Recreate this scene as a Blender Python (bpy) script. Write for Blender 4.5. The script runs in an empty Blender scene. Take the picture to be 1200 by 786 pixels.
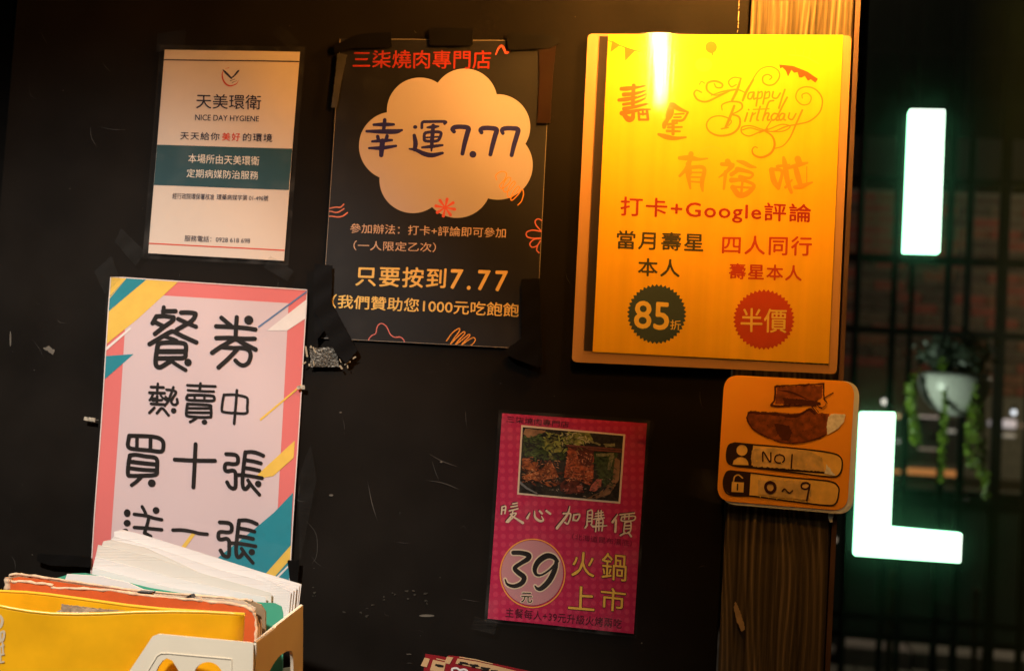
import bpy, bmesh, math, random
import numpy as np
from mathutils import Vector, Matrix
random.seed(7); rng = np.random.default_rng(7)
scn = bpy.context.scene
COL = scn.collection

# ------------------------------------------------------------------ camera
F = 1700.0; NA, NB = 0.152, 0.07; D0 = 1.5; CAMZ = 1.35
n_ = np.array([NA, NB, 1.0]); n_ /= np.linalg.norm(n_)
def cam_ray(px, py): return np.array([(px-600)/F, (py-393)/F, 1.0])
def on_plane(px, py): d = cam_ray(px, py); return d/(d@n_)
up_ = on_plane(1000, 0)-on_plane(964, 786); up_ /= np.linalg.norm(up_)
x_ = np.cross(n_, up_)
R = np.array([x_, n_, up_])                     # camera (x right, y down, z forward) -> world
CAM = np.array([0.0, -D0, CAMZ])
cd = bpy.data.cameras.new('camera'); cam = bpy.data.objects.new('camera', cd); COL.objects.link(cam)
r_ = R@np.array([1, 0, 0]); u_ = R@np.array([0, -1, 0]); b_ = R@np.array([0, 0, -1])
cam.matrix_world = Matrix(((r_[0], u_[0], b_[0], CAM[0]), (r_[1], u_[1], b_[1], CAM[1]), (r_[2], u_[2], b_[2], CAM[2]), (0, 0, 0, 1)))
cd.sensor_width = 36; cd.lens = 36*F/1200; cd.clip_start = 0.05; cd.clip_end = 500
cd.dof.use_dof = True; cd.dof.focus_distance = 1.46; cd.dof.aperture_fstop = cd.lens/9.0; cd.dof.aperture_blades = 0
scn.camera = cam
def P(px, py, d=0.0):                           # point seen at a pixel on the plane d metres in front of the wall
    v = R@cam_ray(px, py); t = (-d-CAM[1])/v[1]; return CAM+v*t
def Pz(px, py, z):                              # ... on the horizontal plane of height z
    v = R@cam_ray(px, py); t = (z-CAM[2])/v[2]; return CAM+v*t

# ------------------------------------------------------------------ world, lamps, exposure
w = bpy.data.worlds.new('World'); scn.world = w; w.use_nodes = True
nt = w.node_tree; bg = nt.nodes['Background']
sky = nt.nodes.new('ShaderNodeTexSky'); sky.sky_type = 'NISHITA'; sky.sun_disc = False
sky.sun_elevation = math.radians(-2.5); sky.sun_rotation = math.radians(200)
nt.links.new(sky.outputs[0], bg.inputs[0]); bg.inputs[1].default_value = 0.02
scn.view_settings.view_transform = 'Standard'; scn.view_settings.look = 'None'
scn.view_settings.exposure = 0; scn.view_settings.gamma = 1
def lamp(name, kind, loc, target, energy, color, **kw):
    l = bpy.data.lights.new(name, kind); l.energy = energy; l.color = color
    for k, v in kw.items(): setattr(l, k, v)
    o = bpy.data.objects.new(name, l); COL.objects.link(o); o.location = loc
    o.rotation_euler = (Vector(target)-Vector(loc)).to_track_quat('-Z', 'Y').to_euler(); return o
# the shop's neutral lamp in front of the left corner, an added warm fill, an added unseen light on the bricks
lamp('shop_spot_light', 'SPOT', (-1.1, -1.65, 2.95), tuple(P(170, 850)), 325, (1.0, 0.925, 0.865), spot_size=math.radians(27), spot_blend=0.8, shadow_soft_size=0.06)
lamp('added_fill_light', 'AREA', (0.1, -1.2, 2.9), (0, 0, 1.4), 2.4, (1.0, 0.72, 0.45), shape='DISK', size=0.3)
lamp('added_yard_light', 'AREA', (4.4, 7.7, 2.9), (1.4, 9.3, 2.3), 60, (1.0, 0.78, 0.55), shape='DISK', size=0.5)

# ------------------------------------------------------------------ materials
MATS = {}
def mat(name, col, rough=0.5, metal=0.0, spec=0.5, emit=None, es=0.0, var=0.0, vscale=60.0, bump=0.0, bscale=200.0, trans=0.0, coat=0.0, stretch=None):
    if name in MATS: return MATS[name]
    m = bpy.data.materials.new(name); m.use_nodes = True; MATS[name] = m
    t = m.node_tree; p = t.nodes['Principled BSDF']
    p.inputs['Base Color'].default_value = (*col, 1); p.inputs['Roughness'].default_value = rough
    p.inputs['Metallic'].default_value = metal; p.inputs['Specular IOR Level'].default_value = spec
    p.inputs['Coat Weight'].default_value = coat; p.inputs['Transmission Weight'].default_value = trans
    if emit: p.inputs['Emission Color'].default_value = (*emit, 1); p.inputs['Emission Strength'].default_value = es
    if var or bump:
        tc = t.nodes.new('ShaderNodeTexCoord'); mp = t.nodes.new('ShaderNodeMapping'); t.links.new(tc.outputs['Object'], mp.inputs[0])
        if stretch: mp.inputs['Scale'].default_value = stretch
    if var:
        nz = t.nodes.new('ShaderNodeTexNoise'); nz.inputs['Scale'].default_value = vscale; nz.inputs['Detail'].default_value = 5
        t.links.new(mp.outputs[0], nz.inputs[0])
        mr = t.nodes.new('ShaderNodeMapRange'); mr.inputs[1].default_value = 0.3; mr.inputs[2].default_value = 0.7
        mr.inputs[3].default_value = 1-var; mr.inputs[4].default_value = 1+var; t.links.new(nz.outputs[0], mr.inputs[0])
        mx = t.nodes.new('ShaderNodeVectorMath'); mx.operation = 'SCALE'; mx.inputs[0].default_value = col
        t.links.new(mr.outputs[0], mx.inputs['Scale']); t.links.new(mx.outputs[0], p.inputs['Base Color'])
    if bump:
        nb = t.nodes.new('ShaderNodeTexNoise'); nb.inputs['Scale'].default_value = bscale; nb.inputs['Detail'].default_value = 4
        t.links.new(mp.outputs[0], nb.inputs[0]); bp = t.nodes.new('ShaderNodeBump'); bp.inputs['Strength'].default_value = bump
        bp.inputs['Distance'].default_value = 0.001; t.links.new(nb.outputs[0], bp.inputs['Height']); t.links.new(bp.outputs[0], p.inputs['Normal'])
    return m
def ink(name, col, rough=0.6, var=0.04): return mat('ink_'+name, col, rough=rough, spec=0.25, var=var, vscale=90)

def film(name, rough=0.12, tint=(0.98, 0.98, 0.97), gain=1.0, aniso=None, dust=0.02, bump=0.25, stretch=(9, 9, 3)):
    m = bpy.data.materials.new(name); m.use_nodes = True; t = m.node_tree
    for n in list(t.nodes):
        if n.type != 'OUTPUT_MATERIAL': t.nodes.remove(n)
    out = t.nodes['Material Output']; N = t.nodes.new
    tr = N('ShaderNodeBsdfTransparent'); tr.inputs[0].default_value = (*tint, 1)
    gl = N('ShaderNodeBsdfAnisotropic'); gl.inputs['Color'].default_value = (1, 1, 1, 1); gl.inputs['Roughness'].default_value = rough
    if aniso:
        gl.inputs['Anisotropy'].default_value = aniso
        tg = N('ShaderNodeTangent'); tg.direction_type = 'RADIAL'; tg.axis = 'Z'; t.links.new(tg.outputs[0], gl.inputs['Tangent'])
    df = N('ShaderNodeBsdfDiffuse'); df.inputs[0].default_value = (0.8, 0.8, 0.78, 1)
    fr = N('ShaderNodeFresnel'); ge = N('ShaderNodeNewGeometry'); ior = N('ShaderNodeMath'); ior.operation = 'MULTIPLY_ADD'; ior.inputs[1].default_value = 1/1.45-1.45; ior.inputs[2].default_value = 1.45; t.links.new(ge.outputs['Backfacing'], ior.inputs[0]); t.links.new(ior.outputs[0], fr.inputs[0])  # thin sheet: same reflectance from both sides
    mu = N('ShaderNodeMath'); mu.operation = 'MULTIPLY'; mu.inputs[1].default_value = gain; t.links.new(fr.outputs[0], mu.inputs[0])
    tc = N('ShaderNodeTexCoord'); mp = N('ShaderNodeMapping'); mp.inputs['Scale'].default_value = stretch; t.links.new(tc.outputs['Object'], mp.inputs[0])
    nz = N('ShaderNodeTexNoise'); nz.inputs['Scale'].default_value = 2.2; nz.inputs['Detail'].default_value = 4; t.links.new(mp.outputs[0], nz.inputs[0])
    bp = N('ShaderNodeBump'); bp.inputs['Strength'].default_value = bump; bp.inputs['Distance'].default_value = 0.004
    t.links.new(nz.outputs[0], bp.inputs['Height']); t.links.new(bp.outputs[0], gl.inputs['Normal'])
    n2 = N('ShaderNodeTexNoise'); n2.inputs['Scale'].default_value = 35; n2.inputs['Detail'].default_value = 6; t.links.new(tc.outputs['Object'], n2.inputs[0])
    rp = N('ShaderNodeMapRange'); rp.inputs[1].default_value = 0.5; rp.inputs[2].default_value = 0.75; rp.inputs[3].default_value = dust*0.3; rp.inputs[4].default_value = dust*2
    t.links.new(n2.outputs[0], rp.inputs[0])
    m1 = N('ShaderNodeMixShader'); t.links.new(rp.outputs[0], m1.inputs[0]); t.links.new(tr.outputs[0], m1.inputs[1]); t.links.new(df.outputs[0], m1.inputs[2])
    m2 = N('ShaderNodeMixShader'); t.links.new(mu.outputs[0], m2.inputs[0]); t.links.new(m1.outputs[0], m2.inputs[1]); t.links.new(gl.outputs[0], m2.inputs[2])
    t.links.new(m2.outputs[0], out.inputs[0]); return m

# ------------------------------------------------------------------ object helpers
def tag(o, label=None, cat=None, group=None, kind=None):
    if label: o['label'] = label
    if cat: o['category'] = cat
    if group: o['group'] = group
    if kind: o['kind'] = kind
    return o
def empty(name, loc):
    o = bpy.data.objects.new(name, None); o.location = tuple(loc); o.empty_display_size = 0.05; COL.objects.link(o); return o
def link(name, me, m, parent=None, origin=None):
    me.materials.append(m); o = bpy.data.objects.new(name, me); COL.objects.link(o)
    if parent is not None: o.parent = parent
    elif origin is not None: o.location = tuple(origin)
    return o
ORI = {}
def mesh(name, verts, faces, m, parent=None, smooth=False, origin=None, merge=False, solid=0.0, bevel=0.0, soff=0.0):
    """verts in world space; the object's origin is the parent's (world) origin, or 'origin'."""
    v = np.asarray(verts, float)
    if parent is not None: org = world_loc(parent)
    elif origin is not None: org = np.array(origin)
    else: org = v.mean(0) if len(v) else np.zeros(3)
    me = bpy.data.meshes.new(name); me.from_pydata((v-org).tolist(), [], [list(map(int, f)) for f in faces])
    if merge or solid:
        b = bmesh.new(); b.from_mesh(me); bmesh.ops.remove_doubles(b, verts=b.verts, dist=2e-5); b.to_mesh(me); b.free()
    if smooth: me.polygons.foreach_set('use_smooth', [True]*len(me.polygons))
    o = link(name, me, m, parent, org)
    if solid:
        md = o.modifiers.new('thickness', 'SOLIDIFY'); md.thickness = solid; md.offset = soff
    if bevel:
        md = o.modifiers.new('bevel', 'BEVEL'); md.width = bevel; md.segments = 2; md.limit_method = 'ANGLE'
    return o
def world_loc(o):
    p = np.zeros(3)
    while o is not None: p += np.array(o.location); o = o.parent
    return p
def box(lo, hi):
    x0, y0, z0 = lo; x1, y1, z1 = hi
    return [(x0,y0,z0),(x1,y0,z0),(x1,y1,z0),(x0,y1,z0),(x0,y0,z1),(x1,y0,z1),(x1,y1,z1),(x0,y1,z1)], [(0,3,2,1),(4,5,6,7),(0,1,5,4),(1,2,6,5),(2,3,7,6),(3,0,4,7)]
def boxes(lst):
    V, Fc = [], []
    for lo, hi in lst:
        v, f = box(lo, hi); k = len(V); V += v; Fc += [tuple(i+k for i in q) for q in f]
    return V, Fc
def slab(corners, thick):                       # 4 world corners + thickness vector
    c = [np.array(p) for p in corners]; t = np.array(thick); V = c+[p+t for p in c]
    return V, [(0,1,2,3),(7,6,5,4),(0,4,5,1),(1,5,6,2),(2,6,7,3),(3,7,4,0)]
def tube(pts, rad, seg=8, cap=True):
    pts = [np.array(p, float) for p in pts]; n = len(pts); rad = [rad]*n if np.isscalar(rad) else rad
    V, Fc = [], []
    for i, p in enumerate(pts):
        t = pts[min(i+1, n-1)]-pts[max(i-1, 0)]; t /= np.linalg.norm(t)
        a = np.cross(t, [0, 0, 1]) if abs(t[2]) < 0.9 else np.cross(t, [1, 0, 0]); a /= np.linalg.norm(a); b = np.cross(t, a)
        for s in range(seg):
            an = 2*math.pi*s/seg; V.append(p+rad[i]*(a*math.cos(an)+b*math.sin(an)))
    for i in range(n-1):
        for s in range(seg):
            s2 = (s+1) % seg; Fc.append((i*seg+s, i*seg+s2, (i+1)*seg+s2, (i+1)*seg+s))
    if cap: Fc.append(tuple(range(seg))); Fc.append(tuple(range((n-1)*seg+seg-1, (n-1)*seg-1, -1)))
    return V, Fc
def lathe(c, prof, seg=28):
    V, Fc = [], []
    for r, z in prof:
        for s in range(seg):
            an = 2*math.pi*s/seg; V.append((c[0]+r*math.cos(an), c[1]+r*math.sin(an), c[2]+z))
    for i in range(len(prof)-1):
        for s in range(seg):
            s2 = (s+1) % seg; Fc.append((i*seg+s, i*seg+s2, (i+1)*seg+s2, (i+1)*seg+s))
    return V, Fc

# ------------------------------------------------------------------ the printing press: fields in photograph units -> outlines -> thin meshes
class T:                                         # zoom transform for traced points
    def __init__(s, x, y, k): s.x, s.y, s.k = x, y, k
    def __call__(s, pts): return [(s.x+a/s.k, s.y+b/s.k) for a, b in pts]
def parse(txt): return [tuple(float(c) for c in q.split(',')) for q in txt.split()]
def spline(p, n=6):
    p = np.array(p, float)
    if len(p) < 3: return p
    q = np.vstack([2*p[0]-p[1], p, 2*p[-1]-p[-2]]); out = []
    for i in range(1, len(q)-2):
        for t in np.linspace(0, 1, n, endpoint=False):
            a, b, c, d = q[i-1], q[i], q[i+1], q[i+2]
            out.append(0.5*((2*b)+(c-a)*t+(2*a-5*b+4*c-d)*t*t+(3*b-a-3*c+d)*t**3))
    out.append(p[-1]); return np.array(out)
def blur(a, s):
    if s <= 0: return a
    r = max(1, int(3*s)); x = np.arange(-r, r+1); g = np.exp(-x*x/(2*s*s)); g /= g.sum()
    a = np.apply_along_axis(lambda v: np.convolve(v, g, 'same'), 0, a)
    return np.apply_along_axis(lambda v: np.convolve(v, g, 'same'), 1, a)
TXT = {}
def text_tris(s, space=1.0):
    key = (s, space)
    if key not in TXT:
        c = bpy.data.curves.new('t', 'FONT'); c.body = s; c.space_character = space; c.resolution_u = 3
        o = bpy.data.objects.new('t', c); COL.objects.link(o); dg = bpy.context.evaluated_depsgraph_get()
        me = bpy.data.meshes.new_from_object(o.evaluated_get(dg)); me.calc_loop_triangles()
        v = np.array([q.co[:2] for q in me.vertices]); tr = np.array([q.vertices[:] for q in me.loop_triangles])
        bpy.data.objects.remove(o); bpy.data.curves.remove(c); bpy.data.meshes.remove(me)
        lo, hi = v.min(0), v.max(0); v = (v-lo)/(hi-lo); TXT[key] = v[tr]
    return TXT[key]
class Ink:
    def __init__(s, x0, y0, x1, y1, k=3.0):
        s.x0, s.y0, s.k = x0, y0, k; s.nx = int((x1-x0)*k)+1; s.ny = int((y1-y0)*k)+1
        s.F = np.full((s.ny, s.nx), -9.0)
    def win(s, xa, ya, xb, yb):
        i0 = max(0, int((xa-s.x0)*s.k)); i1 = min(s.nx, int((xb-s.x0)*s.k)+2); j0 = max(0, int((ya-s.y0)*s.k)); j1 = min(s.ny, int((yb-s.y0)*s.k)+2)
        X, Y = np.meshgrid(s.x0+np.arange(i0, i1)/s.k, s.y0+np.arange(j0, j1)/s.k); return slice(j0, j1), slice(i0, i1), X, Y
    def put(s, sj, si, f, cut=False):
        if f.size == 0: return
        s.F[sj, si] = np.minimum(s.F[sj, si], -f) if cut else np.maximum(s.F[sj, si], f)
    def stroke(s, pts, wd, smooth=True, cut=False, n=5):
        p = np.array(pts, float); m = len(p); wd = [wd]*m if np.isscalar(wd) else list(wd)
        if len(wd) != m: wd = list(np.interp(np.linspace(0, 1, m), np.linspace(0, 1, len(wd)), wd))
        if smooth and m > 2:
            q = spline(np.column_stack([p, wd]), n); p, wd = q[:, :2], q[:, 2]
        for i in range(len(p)-1):
            a, b = p[i], p[i+1]; ra, rb = wd[i]/2, wd[i+1]/2; r = max(ra, rb)+2.5/s.k
            sj, si, X, Y = s.win(min(a[0], b[0])-r, min(a[1], b[1])-r, max(a[0], b[0])+r, max(a[1], b[1])+r)
            d = b-a; L = max(d@d, 1e-9); t = np.clip(((X-a[0])*d[0]+(Y-a[1])*d[1])/L, 0, 1)
            s.put(sj, si, ra+(rb-ra)*t-np.hypot(X-a[0]-t*d[0], Y-a[1]-t*d[1]), cut)
    def dot(s, c, r, ry=None, cut=False):
        ry = ry or r; q = max(r, ry)+2; sj, si, X, Y = s.win(c[0]-q, c[1]-q, c[0]+q, c[1]+q)
        s.put(sj, si, (1-np.hypot((X-c[0])/r, (Y-c[1])/ry))*min(r, ry), cut)
    def poly(s, pts, rough=0.0, cut=False):
        p = np.array(pts, float)
        if rough:
            q = []
            for a, b in zip(p, np.roll(p, -1, 0)):
                n = max(2, int(np.hypot(*(b-a))/1.5))
                for t in np.arange(n)/n: q.append(a+(b-a)*t+rng.normal(0, rough, 2))
            p = np.array(q)
        sj, si, X, Y = s.win(p[:, 0].min()-2, p[:, 1].min()-2, p[:, 0].max()+2, p[:, 1].max()+2)
        ins = np.zeros(X.shape, bool); D = np.full(X.shape, 1e9)
        for a, b in zip(p, np.roll(p, -1, 0)):
            d = b-a; L = max(d@d, 1e-9); t = np.clip(((X-a[0])*d[0]+(Y-a[1])*d[1])/L, 0, 1)
            D = np.minimum(D, np.hypot(X-a[0]-t*d[0], Y-a[1]-t*d[1]))
            if a[1] != b[1]: ins ^= ((a[1] > Y) != (b[1] > Y)) & (X < (b[0]-a[0])*(Y-a[1])/(b[1]-a[1])+a[0])
        s.put(sj, si, np.where(ins, D, -D), cut)
    def text(s, st, quad, thr=0.4, sig=0.3, space=1.0, cut=False, wob=0.0):
        tr = text_tris(st, space); q = np.array(quad, float); u, v = tr[..., 0:1], 1-tr[..., 1:2]
        p = q[0]*(1-u)*(1-v)+q[1]*u*(1-v)+q[2]*u*v+q[3]*(1-u)*v
        if wob: p = p+wob*np.stack([np.sin(p[..., 1]*0.9+p[..., 0]*0.3), np.sin(p[..., 0]*0.7)], -1)
        ss = 3; K = s.k*ss; pad = 3
        lo = p.reshape(-1, 2).min(0)-pad/s.k*3; hi = p.reshape(-1, 2).max(0)+pad/s.k*3
        sj, si, X, Y = s.win(lo[0], lo[1], hi[0], hi[1]); ny, nx = X.shape
        if ny < 2 or nx < 2: return
        M = np.zeros((ny*ss, nx*ss)); ox, oy = X[0, 0]-0.5/s.k*(1-1/ss), Y[0, 0]-0.5/s.k*(1-1/ss)
        for a, b, c in (p-np.array([ox, oy]))*K:
            xa, xb = int(max(0, min(a[0], b[0], c[0]))), int(min(nx*ss-1, max(a[0], b[0], c[0])+1)); ya, yb = int(max(0, min(a[1], b[1], c[1]))), int(min(ny*ss-1, max(a[1], b[1], c[1])+1))
            if xb < xa or yb < ya: continue
            gx = np.arange(xa, xb+1)[None, :]; gy = np.arange(ya, yb+1)[:, None]
            e0 = (b[0]-a[0])*(gy-a[1])-(b[1]-a[1])*(gx-a[0]); e1 = (c[0]-b[0])*(gy-b[1])-(c[1]-b[1])*(gx-b[0]); e2 = (a[0]-c[0])*(gy-c[1])-(a[1]-c[1])*(gx-c[0])
            M[ya:yb+1, xa:xb+1][((e0 >= 0) & (e1 >= 0) & (e2 >= 0)) | ((e0 <= 0) & (e1 <= 0) & (e2 <= 0))] = 1
        m = blur(M.reshape(ny, ss, nx, ss).mean((1, 3)), sig*s.k)
        s.put(sj, si, (m-thr)*2/s.k, cut)
    def polys(s, run=7):
        Fm = s.F.copy(); Fm[0, :] = Fm[-1, :] = -1; Fm[:, 0] = Fm[:, -1] = -1
        a, b, c, d = Fm[:-1, :-1], Fm[:-1, 1:], Fm[1:, 1:], Fm[1:, :-1]; I = [q > 0 for q in (a, b, c, d)]
        code = I[0]*1+I[1]*2+I[2]*4+I[3]*8; V = []; Fc = []; nv = 0; vals = [a, b, c, d]; off = [(0, 0), (1, 0), (1, 1), (0, 1)]
        for cs in range(1, 15):
            jj, ii = np.nonzero(code == cs)
            if not len(jj): continue
            P_ = []
            for e in range(4):
                f = (e+1) % 4
                if cs >> e & 1: P_.append(np.column_stack([ii+off[e][0], jj+off[e][1]]).astype(float))
                if (cs >> e & 1) != (cs >> f & 1):
                    va, vb = vals[e][jj, ii], vals[f][jj, ii]; t = np.clip(va/(va-vb), 0.02, 0.98)
                    P_.append(np.column_stack([ii+off[e][0]+t*(off[f][0]-off[e][0]), jj+off[e][1]+t*(off[f][1]-off[e][1])]))
            k = len(P_); A = np.stack(P_, 1); V.append(A.reshape(-1, 2)); idx = nv+np.arange(len(jj)*k).reshape(-1, k); Fc += idx[:, ::-1].tolist(); nv += len(jj)*k
        full = code == 15; Q = []
        for j in range(full.shape[0]):
            row = np.concatenate([[0], full[j].astype(int), [0]]); df = np.diff(row)
            for st, en in zip(np.nonzero(df == 1)[0], np.nonzero(df == -1)[0]):
                x = st
                while x < en: e = min(en, x+run); Q.append((x, j, e)); x = e
        if Q:
            Q = np.array(Q, float); A = np.stack([Q[:, [0, 1]], Q[:, [2, 1]], np.column_stack([Q[:, 2], Q[:, 1]+1]), np.column_stack([Q[:, 0], Q[:, 1]+1])], 1)
            V.append(A.reshape(-1, 2)); idx = nv+np.arange(len(Q)*4).reshape(-1, 4); Fc += idx[:, ::-1].tolist()
        if not V: return np.zeros((0, 2)), []
        return np.vstack(V)/s.k+np.array([s.x0, s.y0]), Fc
def wall_pts(uv, d=0.001):
    uv = np.asarray(uv, float); c = np.column_stack([(uv[:, 0]-600)/F, (uv[:, 1]-393)/F, np.ones(len(uv))])@R.T
    t = (-d-CAM[1])/c[:, 1]; return CAM+c*t[:, None]
def plane_pts(uv, p0, nrm):
    uv = np.asarray(uv, float); c = np.column_stack([(uv[:, 0]-600)/F, (uv[:, 1]-393)/F, np.ones(len(uv))])@R.T
    t = ((p0-CAM)@nrm)/(c@nrm); return CAM+c*t[:, None]

class Sheet:
    """a poster: print sheet, layers of print and laminate, all following one slightly wavy surface"""
    def __init__(s, name, label, cat, quad, m, h=0.0015, amp=0.0008, film_mat=None, margin=4, group=None, fm=None, seed=0, wl=0.12, part='paper'):
        s.quad = [np.array(q, float) for q in quad]; s.h0 = h; s.amp = amp; s.seed = seed; s.wl = wl; s.n = 0
        W = wall_pts(s.quad); s.root = empty(name, (W[:, 0].mean(), 0.0, W[:, 2].min())); tag(s.root, label, cat, group); s.o = world_loc(s.root)
        s.grid(part, s.quad, m, 0.0)
        if film_mat:
            if fm is None:
                c = sum(s.quad)/4; fm = [q+(q-c)/np.linalg.norm(q-c)*margin*1.3 for q in s.quad]
            s.grid('laminate_film', fm, film_mat, 0.0016)
    def h(s, v):
        x, z = v[:, 0], v[:, 2]; k = 2*math.pi/s.wl
        return s.h0+s.amp*(1+0.5*np.sin(k*x+s.seed)*np.sin(k*0.6*z+1.3*s.seed)+0.5*np.sin(k*0.5*(x+z)+2*s.seed))
    def grid(s, name, quad, m, off, n=44):
        a = wall_pts(quad); V = []; g = np.linspace(0, 1, n+1)
        U, Wv = np.meshgrid(g, g); U = U.ravel()[:, None]; Wv = Wv.ravel()[:, None]
        v = a[0]*(1-U)*(1-Wv)+a[1]*U*(1-Wv)+a[2]*U*Wv+a[3]*(1-U)*Wv; v[:, 1] = -(s.h(v)+off)
        Fc = [(j*(n+1)+i, (j+1)*(n+1)+i, (j+1)*(n+1)+i+1, j*(n+1)+i+1) for j in range(n) for i in range(n)]
        return mesh(name, v, Fc, m, s.root, smooth=True)
    def ink(s, name, I, m, layer=1, label=None):
        uv, Fc = I.polys()
        if not len(Fc): return None
        v = wall_pts(uv); v[:, 1] = -(s.h(v)+0.00014*layer)
        o = mesh(name, v, Fc, m, s.root)
        if label: o['label'] = label
        return o
    def I(s, k=3.0, pad=0):
        q = np.array(s.quad); return Ink(q[:, 0].min()-pad, q[:, 1].min()-pad, q[:, 0].max()+pad, q[:, 1].max()+pad, k)
    def clip(s, I):                               # keep print inside the sheet
        J = Ink(I.x0, I.y0, I.x0+(I.nx-1)/I.k, I.y0+(I.ny-1)/I.k, I.k)
        c = sum(s.quad)/4; J.F = np.full(I.F.shape, -9.0); J.poly([q+(c-q)/np.linalg.norm(c-q)*0.35 for q in s.quad]); I.F = np.minimum(I.F, J.F); return I
def run_strokes(I, t, txt, wd):
    """txt lines 'w:pts' or 'pts' or 'o x,y r' ; widths in zoomed pixels"""
    for ln in txt.strip().splitlines():
        for part in ln.split(';'):
            part = part.strip()
            if not part: continue
            if part.startswith('o '):
                _, c, r = part.split(); rr = [float(q)/t.k for q in r.split(',')]; I.dot(t(parse(c))[0], rr[0], rr[-1]); continue
            ww = wd; sharp = False
            if part[0] == '/': sharp = True; part = part[1:]
            if ':' in part: ws, part = part.split(':'); ww = [float(q) for q in ws.split('-')]
            ww = [q/t.k for q in (ww if isinstance(ww, list) else [ww])]
            pts = t(parse(part))
            I.stroke(pts, ww*len(pts) if len(ww) == 1 else ww, smooth=not sharp)

# ================================================================== THE WALL AND THE POST
def xz(px, py): p = P(px, py); return p[0], p[2]
wall_m = mat('black_painted_board', (0.0095, 0.0079, 0.0062), rough=0.5, spec=0.05, var=0.35, vscale=7, bump=0.35, bscale=28)
t = wall_m.node_tree; p_ = t.nodes['Principled BSDF']
nz = t.nodes.new('ShaderNodeTexNoise'); nz.inputs['Scale'].default_value = 12; nz.inputs['Detail'].default_value = 8
mr = t.nodes.new('ShaderNodeMapRange'); mr.inputs[1].default_value = 0.35; mr.inputs[2].default_value = 0.7; mr.inputs[3].default_value = 0.42; mr.inputs[4].default_value = 0.65
tc = t.nodes.new('ShaderNodeTexCoord'); t.links.new(tc.outputs['Object'], nz.inputs[0]); t.links.new(nz.outputs[0], mr.inputs[0]); t.links.new(mr.outputs[0], p_.inputs['Roughness'])
XW = xz(860, 400)[0]; XL = xz(-8, 300)[0]; XR = xz(983, 400)[0]
V, Fc = box((XL+0.002, 0, 0), (XW-0.0015, 0.05, 2.9)); wall = mesh('wall', V, Fc, wall_m, bevel=0.002, origin=(0, 0, 0)); tag(wall, kind='structure')
V, Fc = box((-3.2, 0.012, 0), (XL-0.001, 0.05, 2.9)); wl = mesh('side_wall', V, Fc, mat('darker_board', (0.006, 0.005, 0.004), rough=0.6, spec=.05, var=0.2), origin=(0, 0, 0)); tag(wl, kind='structure')
def wall_marks(name, I, m, off=0.0006, label=None):
    uv, Fc = I.polys(); v = wall_pts(uv); v[:, 1] = -off; o = mesh(name, v, Fc, m, wall); o['kind'] = 'stuff'
    if label: o['label'] = label
    return o
# scratches and rubs
I = Ink(0, 0, 880, 786, 3)
for _ in range(75):
    x, y = rng.uniform(8, 850), rng.uniform(5, 780)
    if y < 300 and rng.random() < 0.5: continue
    a = rng.choice([rng.normal(0.3, 0.5), rng.normal(1.3, 0.4)]); L = rng.uniform(4, 38); c = rng.normal(0, 2.2)
    I.stroke([(x, y), (x+L/2*math.cos(a)-c*math.sin(a), y+L/2*math.sin(a)+c*math.cos(a)), (x+L*math.cos(a), y+L*math.sin(a))], [0.05, rng.uniform(0.22, 0.5), 0.05])
for q in ('500,530 518,540 540,548', '497,562 520,566 542,575', '500,590 525,597', '355,606 370,625 371,650 364,662', '430,560 436,590 443,612', '50,640 66,655', '150,630 162,640', '585,40 600,45'):
    I.stroke(parse(q), [0.1, 0.7, 0.1])
wall_marks('scratch', I, mat('scratched_paint', (0.05, 0.045, 0.036), rough=0.6, var=0.5, vscale=30))
I = Ink(0, 0, 880, 786, 3)
for c, r in (((60, 410), (4, 1)), ((12, 397), (1.0, 9)), ((866, 650), (.8, 1.6)), ((863, 683), (.7, 1.2)), ((862, 723), (.8, 1)), ((479, 766), (3.5, .5)), ((500, 721), (9, 1.5)), ((399, 483), (1.5, .8)), ((112, 492), (4, .7)), ((517, 541), (1.5, 1)), ((388, 580), (2.5, 1.2)), ((752, 753), (.8, .8))):
    I.dot(c, *r)
I.poly([(57, 405), (64, 411), (62, 416), (50, 408)], rough=0.4)
for _ in range(60): I.dot((rng.uniform(10, 860), rng.uniform(10, 780)), rng.uniform(.2, .55))
wall_marks('paint_chip', I, mat('chipped_paint', (0.09, 0.078, 0.058), rough=0.7, var=0.3))
I = Ink(340, 660, 560, 760, 3)                   # old glue residue
for _ in range(18):
    x = rng.uniform(350, 505); y = 705+12*math.sin(x*.05)+rng.normal(0, 6); I.poly([(x, y), (x+rng.uniform(1, 5), y+rng.uniform(-1, 1)), (x+rng.uniform(1, 5), y+rng.uniform(1, 3)), (x, y+rng.uniform(1, 2))], rough=.4)
wall_marks('glue_residue', I, mat('glue_residue', (0.034, 0.03, 0.02), rough=0.5, var=0.5, vscale=80), 0.0008)
I = Ink(790, 0, 885, 786, 4)                     # worn seam beside the post
y = 0
while y < 42: I.stroke([(866.5-0.05*y+rng.normal(0, .2), y), (866.2-0.05*y+rng.normal(0, .3), y+rng.uniform(2, 4))], rng.uniform(.5, 1.1)); y += rng.uniform(3, 6)
wall_marks('worn_seam', I, mat('bare_seam', (0.4, 0.3, 0.18), rough=.7))

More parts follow.
